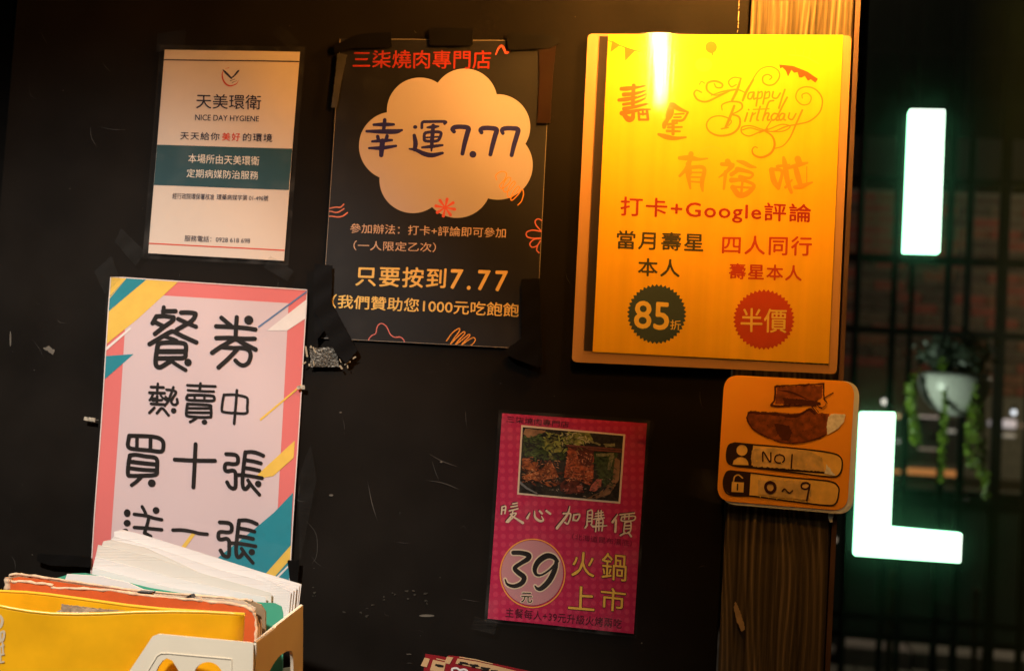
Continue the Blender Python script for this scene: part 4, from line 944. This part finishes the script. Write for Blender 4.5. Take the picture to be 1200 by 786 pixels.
board(fc, .160, of, 'front_board', 'orange front board')
def bead(pts, d, r, m, parent, name, jit=0.0):
    sp = spline(pts, 5); V, Fc = tube([P(a, b, d)+rng.normal(0, jit, 3) for a, b in sp], [r*(1+rng.uniform(-.3, .3)) for _ in sp], 6); return mesh(name, V, Fc, m, parent, smooth=True)
bead(fc[:13]+[(300, 752)], .1605, .0016, ed, fo, 'frayed_edge', .00025); bead(bc[:9], .141, .0014, ed, fo, 'frayed_edge', .00025)
bead([(10.5, 676), (10, 690), (11, 700)], .15, .004, ed, fo, 'spine', .0002); bead([(300, 722), (303, 735), (302, 752), (304, 765)], .1565, .0012, ed, fo, 'torn_layer', .0004); bead([(306, 726), (305, 740), (307, 760)], .152, .0010, ed, fo, 'torn_layer', .0004)
pap = mat('white_paper', (0.80, 0.77, 0.73), rough=.65, var=.02, vscale=30, bump=.1, bscale=20)
yp = mat('aged_paper', (0.62, 0.52, 0.38), rough=.7, var=.15, vscale=60)
I = Ink(60, 675, 300, 860, 2.5); I.poly([(140, 691.5), (200, 697), (285, 703.5), (300, 712), (300, 860), (140, 860)], rough=.2); shape_on('folder_sheet', I, yp, P(100, 700, .150), (0, 1, 0), fo, .002, 'yellowed sheets inside the folder', bev=0)
cm = mat('black_clip', (.015, .015, .015), rough=.4)
V, Fc = slab([P(160, 692.5, .156), P(177, 693.6, .156), P(175, 696.5, .156), (P(164, 696, .156))], (0, .012, 0)); mesh('metal_clasp', V, Fc, cm, fo)
V, Fc = slab([P(217, 700, .156), P(223, 696, .156), P(226, 700.5, .156), P(218, 702, .156)], (0, .01, 0)); mesh('metal_clasp', V, Fc, cm, fo)

# green folder with sheets
gm = mat('green_plastic', (0.07, 0.38, 0.24), rough=.35, spec=.4, var=.06, vscale=10)
gf = empty('green_folder', P(200, 800, .125)); gf.location[2] = TABZ; tag(gf, 'mint green plastic folder holding sheets, between the orange folder and the white papers', 'folder')
I = Ink(55, 660, 345, 860, 2.5); I.poly([(66, 677), (84, 671.5), (100, 671), (130, 677), (175, 688), (215, 695), (260, 701), (300, 705), (322, 706), (330, 710), (332, 718), (331, 860), (66, 860)]); shape_on('back_cover', I, gm, P(100, 700, .117), (0, 1, 0), gf, .001, bev=0)
I = Ink(55, 660, 345, 860, 2.5); I.poly([(76, 681), (79, 672), (118, 674.5), (150, 682), (168, 690), (200, 695), (240, 700.5), (300, 708), (303, 860), (76, 860)]); shape_on('held_sheet', I, pap, P(100, 700, .124), (0, 1, 0), gf, .002, 'white sheets in the green folder', bev=0)
# loose white papers, stacked and fanned
def paper(pts, d, label, m=pap, th=.0005, group='white papers standing in the file box', lean=0.0):
    p = np.array(pts, float); I = Ink(p[:, 0].min()-2, p[:, 1].min()-2, p[:, 0].max()+2, p[:, 1].max()+2, 2.5); I.poly(pts)
    uv, Fc = I.polys(6); v = wall_pts(uv, d); c0 = v.mean(0); k = rng.uniform(0, 6)
    v[:, 1] += .0008*np.sin(v[:, 0]*28+k)+.0005*np.sin(v[:, 2]*40+k)
    org = np.array([c0[0], -d, v[:, 2].min()]); o = mesh('paper_sheet', v, Fc, m, origin=org, solid=th, smooth=True); tag(o, label, 'paper', group); return o
top = [(133, 621.5), (150, 620.5), (353, 685), (343, 742), (125, 742)]
ps = [([(134, 622.5), (143, 620), (170, 627), (240, 649), (300, 668), (353.5, 684), (345, 760), (128, 760)], .092, 'rearmost white sheet, its edge rising highest against the ticket poster', pap),
      ([(128, 634), (134, 628), (180, 640), (262, 668), (345, 690), (341, 760), (122, 760)], .0955, 'white sheet just in front of the rearmost one', pap),
      ([(116, 648), (121, 634), (130, 632), (170, 641), (195, 652), (248, 677), (300, 692), (332, 700), (333, 760), (114, 760)], .099, 'curved off-white sheet in the middle of the papers', mat('offwhite_paper', (.74, .71, .63), rough=.7, var=.03, vscale=30)),
      ([(111, 656), (115, 638), (124, 640), (180, 652), (235, 671), (318, 694), (318, 760), (109, 760)], .1025, 'off-white sheet with a ragged left corner', mat('offwhite_paper', (.74, .71, .63))),
      ([(109, 664), (112, 652), (150, 662), (200, 676), (262, 690), (312, 699), (312, 760), (108, 760)], .106, 'creased off-white sheet at the front left of the papers', pap),
      ([(108, 674), (109, 664), (142, 673), (200, 688), (268, 699), (268, 760), (108, 760)], .109, 'lowest off-white sheet, just above the green folder', pap)]
for k in range(4): ps.append(([(300+k*6, 672+k*3), (351-k*3.2, 685.5+k*2.6), (344-k*3, 760), (302, 760)], .0938+k*.0016, ('foremost', 'second foremost', 'second rearmost', 'rearmost')[3-k]+' narrow white slip at the right end of the papers', pap))
for pts, d, lab, m in ps: paper(pts, d, lab, m, group='narrow slips in the file box' if 'narrow' in lab else 'white papers standing in the file box')
I = Ink(250, 660, 310, 690, 5)
for x, y, w_ in ((260, 673, 1.5), (256, 671, 1), (276, 679, 3), (280, 679, 1.5), (283, 681, 1), (291, 681, 2), (295, 682, 1.5)): I.stroke([(x, y), (x+w_, y+.4)], .7)
uv, Fc = I.polys(); v = wall_pts(uv, .0945)
bpy.context.view_layer.update()
sheet0 = next(o for o in bpy.data.objects if o.name.startswith('paper_sheet'))
org = world_loc(sheet0); v[:, 1] = -.0942
# (faint pencil marks on the rearmost sheet)
mesh('pencil_mark', v, Fc, mat('pencil', (.35, .33, .32), rough=.7), sheet0)

# table that carries boxes and flyers
ta = empty('side_table', (-.45, -.2, 0)); tag(ta, 'dark side table under the file box, below the picture edge', 'table')
dm = mat('dark_table', (.03, .022, .017), rough=.45, var=.3, vscale=20)
V, Fc = box((-1.2, -.42, TABZ-.03), (.35, -.012, TABZ)); mesh('tabletop', V, Fc, dm, ta, bevel=.002)
for lx in (-1.15, .30):
    for ly in (-.38, -.06): V, Fc = box((lx-.02, ly-.02, 0), (lx+.02, ly+.02, TABZ-.0302)); mesh('leg', V, Fc, dm, ta)

# red flyers
rd = mat('flyer_red', (.26, .012, .018), rough=.35, spec=.5); fy = ink('flyer_cream', (.62, .40, .2)); Z7 = T(470, 750, 8)
def flyer(pts, labels, marks, lab, d, script=None):
    r = empty('flyer', P(pts[0][0]+30, 786, d)); r.location[2] = TABZ; r.location[1] = -d; tag(r, lab, 'flyer', 'red flyers standing below the magenta poster')
    base = [tuple(q) for q in pts]+[(pts[-1][0]+5, 1000), (pts[0][0]-22, 1000)]
    p = np.array(base); I = Ink(p[:, 0].min()-2, 760, p[:, 0].max()+2, 1002, 2); I.poly(base); shape_on('printed_card', I, rd, P(540, 780, d), (0, 1, 0), r, .0012, bev=0)
    I = Ink(480, 760, 720, 830, 4)
    for q in labels: I.poly(Z7(parse(q)))
    shape_on('pale_label', I, fy, P(540, 780, d+.0010), (0, 1, 0), r, .0002, bev=0)
    I = Ink(480, 760, 720, 830, 5)
    for cx_, cy_ in marks:
        for _ in range(7): a, b = rng.uniform(-36, 36), rng.uniform(-12, 12); I.stroke(Z7([(cx_+a-14, cy_+b), (cx_+a+14, cy_+b+4)]), 1.1)
        I.stroke(Z7([(cx_-32, cy_-8), (cx_+32, cy_+4)]), 2.2)
    shape_on('label_print', I, blk, P(540, 780, d+.0013), (0, 1, 0), r, .0001, 'dark illegible print', bev=0)
    if script:
        I = Ink(480, 760, 720, 830, 5); run_strokes(I, Z7, script, 20); shape_on('white_figure', I, pap, P(540, 780, d+.0013), (0, 1, 0), r, .0001, bev=0)
    v = [P(a, b, d+.0022) for a, b in ((pts[0][0]-3, pts[0][1]-2.5), (pts[-1][0]+3, pts[-1][1]-2.0), (pts[-1][0]+4, 960), (pts[0][0]-22, 960))]
    mesh('laminate_film', v, [(3, 2, 1, 0)], f_clear, r)
flyer([(498.5, 765.5), (520, 769), (700, 815)], ['220,160 270,172 240,250 185,235', '300,180 420,205 400,300 270,280', '330,165 420,185 420,193 330,175'], [(360, 235)], 'left red flyer with a cream label, half covered by the other', .05)
flyer([(525, 767.5), (541, 769), (640, 790), (740, 812)], ['430,150 490,158 455,220 405,210', '545,150 700,175 860,215 860,222 700,185 548,160', '530,168 700,195 900,240 1300,340 1300,420 900,300 700,255 510,215'], [(588, 212), (682, 235), (785, 262), (880, 290)], 'right red flyer with a cream label and dark print, in front of the other', .06, '18:480,290 480,265 520,258 550,275 590,270 620,285 625,310')

# ================================================================== LAMPS ABOVE THE WALL (out of the picture)
def bulb_mat(st):
    m = bpy.data.materials.new('warm_bulb'); m.use_nodes = True; pb = m.node_tree.nodes['Principled BSDF']
    pb.inputs['Base Color'].default_value = (1, .6, .2, 1); pb.inputs['Emission Color'].default_value = (1, .40, .06, 1); pb.inputs['Emission Strength'].default_value = st; return m
brass = mat('aged_brass', (.3, .2, .08), rough=.4, metal=1)
VP = P(600+F*NA, 393+F*NB)                         # foot of the camera's perpendicular on the wall
def wall_lamp(px, ptop, pbot, d, label, r=.010, boost=1, st=480):
    k = (D0+d)/D0; a = P(px, ptop); b = P(px-.06*(pbot-ptop), pbot)
    xa = VP[0]+(a[0]-VP[0])*k; xb = VP[0]+(b[0]-VP[0])*k; za = VP[2]+(a[2]-VP[2])*k; zb_ = VP[2]+(b[2]-VP[2])*k
    ro = empty('wall_lamp', (xa, 0, za+.12)); tag(ro, label, 'lamp', 'warm tube lamps above the birthday poster')
    L_ = za-zb_; r = r*boost; c = (xa, -d, zb_); V, Fc = lathe(c, [(.0005, 0), (r*.3, L_*.12), (r*.62, L_*.35), (r*.9, L_*.6), (r, L_*.8), (r, L_)], 20); mesh('bulb', V, Fc, bulb_mat(st), ro, smooth=True)
    V, Fc = lathe((xa, -d, za), [(r, .001), (r*1.25, .004), (r*1.3, .05), (r*.6, .06), (.001, .061)], 20); mesh('socket', V, Fc, brass, ro, smooth=True)
    V, Fc = tube([(xa, -d, za+.06), (xa, -d, za+.10), (xa, -d*.8, za+.125), (xa, -d*.3, za+.13), (xa, -.001, za+.13)], .005); mesh('arm', V, Fc, brass, ro, smooth=True)
wall_lamp(777, 5, 132, .24, 'tube lamp on a bracket above the left part of the birthday poster')
wall_lamp(935, -115, -10, .13, 'tube lamp on a bracket above the timber post', boost=1.7, st=560)

# ================================================================== THE YARD BEHIND
gr = mat('paving', (.16, .15, .145), rough=.6, var=.5, vscale=3, bump=.5, bscale=30)
V = [(-40, -6, 0), (60, -6, 0), (60, 90, 0), (-40, 90, 0)]; g = mesh('ground', V, [(0, 1, 2, 3)], gr, origin=(0, 0, 0)); tag(g, kind='structure')
def B_(px, py, y): return P(px, py, -y)           # point seen at a pixel on the plane y metres behind the wall
# letters I and L
glow = bpy.data.materials.new('lit_letter_face'); glow.use_nodes = True; e_ = glow.node_tree.nodes['Principled BSDF']; e_.inputs['Base Color'].default_value = (.9, .95, .9, 1); e_.inputs['Emission Color'].default_value = (.86, 1.0, .88, 1); e_.inputs['Emission Strength'].default_value = 1.16
side = bpy.data.materials.new('lit_letter_side'); side.use_nodes = True; e_ = side.node_tree.nodes['Principled BSDF']; e_.inputs['Base Color'].default_value = (.4, .6, .45, 1); e_.inputs['Emission Color'].default_value = (.35, 1.0, .55, 1); e_.inputs['Emission Strength'].default_value = 2.5
YL = .42
def letter(name, pts, label):
    c = np.mean([B_(a, b, YL) for a, b in pts], 0); ro = empty(name, (c[0], YL+.03, min(B_(a, b, YL)[2] for a, b in pts))); tag(ro, label, 'illuminated letter')
    for nm, m, d, th in (('lit_face', glow, YL-.002, .004), ('letter_body', side, YL+.0115, .019)):
        p = np.array(pts); I = Ink(p[:, 0].min()-3, p[:, 1].min()-3, p[:, 0].max()+3, p[:, 1].max()+3, 3); q = rounded(pts, 2.6, 5); I.poly(q)
        I.F = I.F+(.9 if nm == 'letter_body' else 0); uv, Fc = I.polys(20); v = wall_pts(uv, -YL); v[:, 1] = d; mesh(nm, v, Fc, m, ro, solid=th)
    return ro
letter('letter_i', [(1066, 127.5), (1108, 128.3), (1101.8, 296), (1058.8, 295)], 'glowing white letter I, the upper of the two lit letters')
letter('letter_l', [(1008.5, 482.3), (1049.5, 483), (1043.8, 617.4), (1127.8, 625), (1126.2, 659.3), (1001, 650.5)], 'glowing white letter L below the letter I')
# added pane that turns the letters' light into a green halo
gp = film('green_halo_pane', rough=.35, tint=(.93, .96, .94), dust=.045, gain=.2, bump=.05); 
for n_d in gp.node_tree.nodes:
    if n_d.type == 'MAP_RANGE': n_d.inputs[3].default_value = .022; n_d.inputs[4].default_value = .032
    if n_d.type == 'BSDF_DIFFUSE': n_d.inputs[0].default_value = (.30, .58, .42, 1)
x0, x1 = XR+.05, B_(1500, 400, .5)[0]
V, Fc = slab([(x0, .447, .45), (x1, .447, .45), (x1, .447, 2.5), (x0, .447, 2.5)], (0, .004, 0)); pane = mesh('halo_pane', V, Fc, gp, origin=(x0, .447, .45)); tag(pane, 'added green pane that catches a halo behind the lit letters', 'halo_catcher')
# grille
YG = 4.3; iron = mat('black_iron', (.007, .007, .0065), rough=.45, spec=.4, var=.3, vscale=20)
gl_ = empty('metal_grille', (B_(1090, 400, YG)[0], YG, 0)); tag(gl_, 'black metal grille of vertical and horizontal bars behind the lit letters', 'grille')
vb = [(960, 7), (1005.5, 7.5), (1048.5, 7), (1069, 6), (1111, 8), (1134, 8), (1174.5, 12), (1210, 8), (1232, 8), (1290, 12), (1330, 8), (1372, 8)]
for px, w_ in vb:
    p = B_(px, 327, YG); hw = w_/2*(D0+YG)/F; V, Fc = box((p[0]-hw, YG-.01, .02), (p[0]+hw, YG+.01, 3.5)); mesh('vertical_bar', V, Fc, iron, gl_, bevel=.001)
for py, h_ in ((60, 8), (212, 6), (305.5, 10), (390, 8), (590, 10), (727, 7), (750, 8), (860, 8)):
    p = B_(1090, py, YG); hh = h_/2*(D0+YG)/F; V, Fc = box((B_(950, py, YG)[0], YG-.014, p[2]-hh), (B_(1420, py, YG)[0], YG-.0105, p[2]+hh)); mesh('horizontal_bar', V, Fc, iron, gl_)
# brick wall, every brick laid
YB = 9.3; bl, bh, mo = .215, .068, .012
bw = empty('brick_wall', (B_(1100, 500, YB)[0], YB, 0)); tag(bw, 'red brick wall far behind the grille', 'brick wall')
zc = B_(1100, 317, YB)[2]; xc = B_(1100, 317, YB)[0]
V, Fc = box((xc-4, YB, 0), (xc+5, YB+.2, B_(1100, 225, YB)[2])); mesh('mortar', V, Fc, mat('mortar', (.13, .12, .09), rough=.9, var=.3, vscale=30), bw)
bms = [mat('brick_'+n_, c, rough=.8, var=.3, vscale=30, bump=.5, bscale=60) for n_, c in (('red', (.16, .035, .022)), ('dark', (.05, .03, .02)), ('rust', (.13, .05, .025)), ('brown', (.075, .05, .03)))]
bmesh_ = []
for m in bms:
    me = bpy.data.meshes.new('brick'); V, Fc = box((-bl/2, -.012, -bh/2), (bl/2, .02, bh/2)); me.from_pydata(V, [], Fc); me.materials.append(m); bmesh_.append(me)
cnt = 0; zt = B_(1100, 228, YB)[2]; bwl = world_loc(bw)
for r in range(18):
    z = zt-.04-r*(bh+mo)
    for c_ in range(16):
        x = B_(985, 320, YB)[0]-.1+c_*(bl+mo)+(r % 2)*(bl+mo)/2
        if cnt >= 292: break
        o = bpy.data.objects.new('brick', bmesh_[int(rng.choice(4, p=[.35, .25, .2, .2]))]); COL.objects.link(o); o.parent = bw; o.location = (x-bwl[0], rng.uniform(-.003, .003), z); cnt += 1
# dark canopy over the brick wall
zt2 = B_(1100, 231, YB)[2]
V, Fc = box((xc-4, YB-1.6, zt2+.1), (xc+5, YB-.03, zt2+.35)); cn = mesh('canopy', V, Fc, mat('dark_canopy', (.012, .012, .012), rough=.7, var=.2), origin=(xc, YB, zt2)); tag(cn, 'dark canopy across the top of the brick wall', 'canopy')
V, Fc = box((xc-4, YB+.0, zt2+.36), (xc+5, YB+.2, 5.5)); up = mesh('upper_wall', V, Fc, mat('dark_plaster', (.015, .015, .014), rough=.9, var=.3, vscale=3), origin=(xc, YB, 3)); tag(up, 'dark plaster wall above the brick wall', 'wall')
# brown panel, counter and its lit things
YC = 8.6
def quad_box(name, px0, py0, px1, py1, y, dep, m, label=None, cat=None, parent=None, zlow=None, bev=0.0):
    a = B_(px0, py0, y); b = B_(px1, py1, y); z0 = b[2] if zlow is None else zlow
    V, Fc = box((a[0], y, z0), (b[0], y+dep, a[2])); o = mesh(name, V, Fc, m, parent, bevel=bev)
    if label: tag(o, label, cat)
    return o
quad_box('wood_panel', 985, 428, 1060, 478, 9.1, .04, mat('brown_panel', (.07, .045, .02), rough=.6, var=.2, vscale=5), 'brown panel fixed low on the brick wall at the left', 'panel')
ct = empty('bar_counter', (B_(1100, 600, YC)[0], YC, 0)); tag(ct, 'dark green bar counter in front of the brick wall', 'counter')
quad_box('counter_front', 960, 566, 1230, 690, YC, .5, mat('dark_green_front', (.004, .016, .011), rough=.5, var=.3, vscale=3), parent=ct, zlow=.0)
quad_box('counter_top', 955, 560, 1235, 566, YC-.05, .6, mat('counter_top', (.05, .035, .02), rough=.4), parent=ct)
wg = bpy.data.materials.new('warm_shelf_light'); wg.use_nodes = True; e_ = wg.node_tree.nodes['Principled BSDF']; e_.inputs['Emission Color'].default_value = (1, .36, .10, 1); e_.inputs['Emission Strength'].default_value = .45; e_.inputs['Base Color'].default_value = (.3, .12, .04, 1)
q = quad_box('lit_shelf', 1064, 548, 1121, 561, YC+.1, .06, wg, 'warm lit shelf box glowing orange on the counter', 'lit shelf')
q = quad_box('lit_shelf', 1045, 550, 1055, 558, YC+.1, .06, wg, 'small warm lit box on the counter beside the letter L', 'lit shelf')
shm = mat('shelf_dark', (.03, .028, .025), rough=.6, var=.3, vscale=4)
quad_box('drinks_cabinet', 1044, 486, 1122, 545, YC+.25, .3, shm, 'dark drinks cabinet behind the hanging plant', 'cabinet')
def lit(name, px0, py0, px1, py1, y, col, st, label, cat):
    m = bpy.data.materials.new('lit_'+name); m.use_nodes = True; e = m.node_tree.nodes['Principled BSDF']; e.inputs['Emission Color'].default_value = (*col, 1); e.inputs['Emission Strength'].default_value = st; e.inputs['Base Color'].default_value = (*col, 1)
    return quad_box(name, px0, py0, px1, py1, y, .03, m, label, cat, bev=.01)
lit('strip_light', 1073, 486.5, 1101, 490, YC+.2, (1, .8, .75), .32, 'pale pink strip light on top of the cabinet', 'light')
lit('price_strip', 1110, 503, 1120, 507, YC+.2, (.9, .85, .8), .25, 'short pale price strip on the cabinet', 'sign')
lit('price_strip', 1076, 524, 1098, 528, YC+.2, (.9, .8, .75), .08, 'faint long price strip low on the cabinet', 'sign')
lit('menu_sign', 1175, 491, 1191, 502, YC, (1, .85, .9), .4, 'pale lit menu sign at the right', 'sign')
lit('menu_sign', 1175, 508, 1190, 513, YC, (1, .9, .8), .14, 'dim narrow sign under the pale menu sign', 'sign')
lit('menu_sign', 1198, 496, 1210, 502, YC, (1, .6, .4), .4, 'reddish lit sign at the right picture edge', 'sign')
lit('menu_sign', 1158, 492, 1163, 499, YC, (.9, .8, .9), .2, 'small pale sign left of the menu sign', 'sign')
lit('bottle_light', 1050, 485, 1055, 490, YC, (1, .7, .35), .6, 'small amber lit bottle beside the letter L', 'bottle')
lit('bottle_light', 1050, 515, 1055, 519, YC, (.9, .9, .9), .25, 'small white lit bottle beside the letter L', 'bottle')
def lampball(px, py, r, y, st, label, col=(1, .88, .8)):
    m = bpy.data.materials.new('spot_glow'); m.use_nodes = True; e = m.node_tree.nodes['Principled BSDF']; e.inputs['Emission Color'].default_value = (*col, 1); e.inputs['Emission Strength'].default_value = st
    c = B_(px, py, y); rr = r*(D0+y)/F; n = 8; V, Fc = lathe(c, [(rr*math.sin(math.pi*i/n)+1e-5, -rr*math.cos(math.pi*i/n)) for i in range(n+1)], 14)
    ro = empty('spot_lamp', c); tag(ro, label, 'lamp', 'small spot lamps in the yard'); mesh('bulb', V, Fc, m, ro, smooth=True)
    V, Fc = lathe(c+np.array([0, 0, rr*.8]), [(rr*.9, 0), (rr*1.1, rr*.5), (rr*.5, rr*1.6), (.0005, rr*1.7)], 12); mesh('shade', V, Fc, iron, ro, smooth=True)
lampball(1036.5, 470.5, 3.2, 8.5, 1.5, 'small round lamp left above the letter L'); lampball(1188, 483, 3.0, 8.5, 1.6, 'small round white lamp above the menu sign at the right', (.9, .9, 1)); lampball(1183, 217, 2.6, 8.5, .9, 'small round lamp high under the canopy at the right', (.95, .9, .9))
lampball(1048, 585, 3, 8.2, .35, 'faint round lamp beside the letter L, low'); lampball(1131.5, 590, 3.2, 8.2, .12, 'faint round lamp in front of the dark counter'); lampball(977, 632, 3, 8.4, .3, 'faint lamp between the post and the letter L', (1, .8, .6))
# posts and paving slabs below
ym2 = mat('yellowish_post', (.10, .06, .02), rough=.6)
quad_box('stool_leg', 1042, 668, 1048, 720, 6.5, .04, ym2, 'dim brown stool post below the letter L', 'post', zlow=.0); quad_box('stool_leg', 1142, 690, 1147, 720, 6.5, .04, ym2, 'dim brown stool post at the right, below the counter', 'post', zlow=.0)
pv = [mat('slab_'+str(i), c, rough=.7, var=.25, vscale=6, bump=.4, bscale=20) for i, c in enumerate([(.34, .30, .30), (.27, .25, .23), (.30, .27, .25)])]
sl = empty('stone_step', (B_(1090, 715, 7.9)[0], 7.9, 0)); tag(sl, 'pale stone step in front of the counter, seen through the lower bars', 'step')
x = B_(985, 700, 7.9)[0]; k = 0
while x < B_(1230, 700, 7.9)[0]:
    wd = .42; V, Fc = box((x, 7.6, .0), (x+wd-.015, 8.2, .13)); mesh('stone_block', V, Fc, pv[k % 3], sl, bevel=.006); x += wd; k += 1
# cobbles in front of the step
cb_ = []
for i in range(26):
    for j in range(9):
        xx = B_(960, 750, 6)[0]+i*.16+(j % 2)*.08; yy = 5.6+j*.22; z = rng.uniform(.015, .035); cb_.append(((xx, yy, .001), (xx+.145, yy+.2, z)))
V, Fc = boxes(cb_); cbo = mesh('paving_stones', V, Fc, mat('paving_stone', (.15, .15, .13), rough=.7, var=.5, vscale=5), origin=(0, 6, 0)); tag(cbo, kind='stuff', label='grey paving stones in front of the step', cat='paving')
# hanging planter with vines
YP = 3.5; c = B_(1119, 446, YP); rr = 40*(D0+YP)/F
pl = empty('hanging_planter', c+np.array([0, 0, -rr])); tag(pl, 'round pale hanging planter with long trailing green vines, right of the lit letters', 'plant')
V, Fc = lathe(c, [(rr*math.sin(a), -rr*1.0*math.cos(a)) for a in np.linspace(.02, math.pi*.56, 12)]+[(rr*.9, rr*.12), (rr*.9, rr*.02), (.001, 0)], 30); mesh('bowl', V, Fc, mat('pale_bowl', (.42, .42, .40), rough=.35, var=.1, vscale=8), pl, smooth=True)
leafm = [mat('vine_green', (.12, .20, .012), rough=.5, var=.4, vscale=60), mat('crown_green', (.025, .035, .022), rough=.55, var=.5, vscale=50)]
def leaves(centres, size, n_each, spread):
    V, Fc = [], []
    for c0 in centres:
        for _ in range(n_each):
            p = np.array(c0)+rng.normal(0, spread, 3); a = rng.normal(0, 1, 3); a /= np.linalg.norm(a); b = np.cross(a, rng.normal(0, 1, 3)); b /= np.linalg.norm(b); s_ = size*rng.uniform(.6, 1.3); k = len(V)
            V += [p-a*s_, p+b*s_*.5, p+a*s_, p-b*s_*.5]; Fc.append((k, k+1, k+2, k+3))
    return V, Fc
for px, y0, y1, dx, dz_, w_ in ((1071, 440, 521, -3, 0, .006), (1105, 420, 561, 0, 1, .006), (1137, 440, 545, 1, 2, .007), (1146, 430, 556, 2, 3, .009), (1153, 445, 582, 3, 0, .006), (1066, 450, 512, 4, 1, .005)):
    pts = [B_(px+2.0*math.sin(t*5+dx)+t*4*(.5 if px < 1100 else .1), y0+(y1-y0)*t, YP-.05-.05*math.sin(dz_)) for t in np.linspace(0, 1, 40)]
    pts[0:0] = [c+(pts[0]-c)*.8+np.array([0, 0, rr*.25])]
    V, Fc = tube(pts, .0012, 4); V2, F2 = leaves(pts[1:], .0105, 6, w_*.95); k = len(V); V = list(V)+V2; Fc = Fc+[tuple(i+k for i in f) for f in F2]
    mesh('vine', V, Fc, leafm[0], pl)
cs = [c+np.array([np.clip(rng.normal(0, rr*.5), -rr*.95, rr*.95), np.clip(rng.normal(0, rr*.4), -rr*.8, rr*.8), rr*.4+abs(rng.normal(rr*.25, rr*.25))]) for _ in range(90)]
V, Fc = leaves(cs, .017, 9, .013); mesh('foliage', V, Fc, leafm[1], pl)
for a in (0, 2.1, 4.2):
    V, Fc = tube([c+np.array([rr*.9*math.cos(a), rr*.9*math.sin(a), rr*.1]), c+np.array([0, 0, rr*3.5])], .0012, 5); mesh('cord', V, Fc, iron, pl)
V, Fc = tube([c+np.array([0, 0, rr*3.5]), (c[0], c[1], 3.29)], .002, 5); mesh('cord', V, Fc, iron, pl)
V, Fc = box((c[0]-1.6, c[1]-.04, 3.29), (c[0]+1.0, c[1]+.04, 3.37)); be = mesh('timber_beam', V, Fc, mat('dark_beam', (.02, .015, .01), rough=.6)); tag(be, 'dark overhead beam that carries the hanging planter', 'beam')
for bx in (c[0]-1.55, c[0]+.95):
    V, Fc = box((bx-.04, c[1]-.039, 0), (bx+.04, c[1]+.039, 3.289)); pb_ = mesh('beam_post', V, Fc, MATS['dark_beam']); tag(pb_, 'dark post carrying the left end of the beam' if bx < c[0] else 'dark post carrying the right end of the beam', 'post')
lamp('planter_fill_light', 'SPOT', tuple(c+np.array([-.75, -.6, -.35])), tuple(c+np.array([0, 0, -.06])), 38, (.85, 1.0, .8), spot_size=math.radians(50), spot_blend=.8, shadow_soft_size=.05)  # added spot standing in for the lit letter's light on the planter
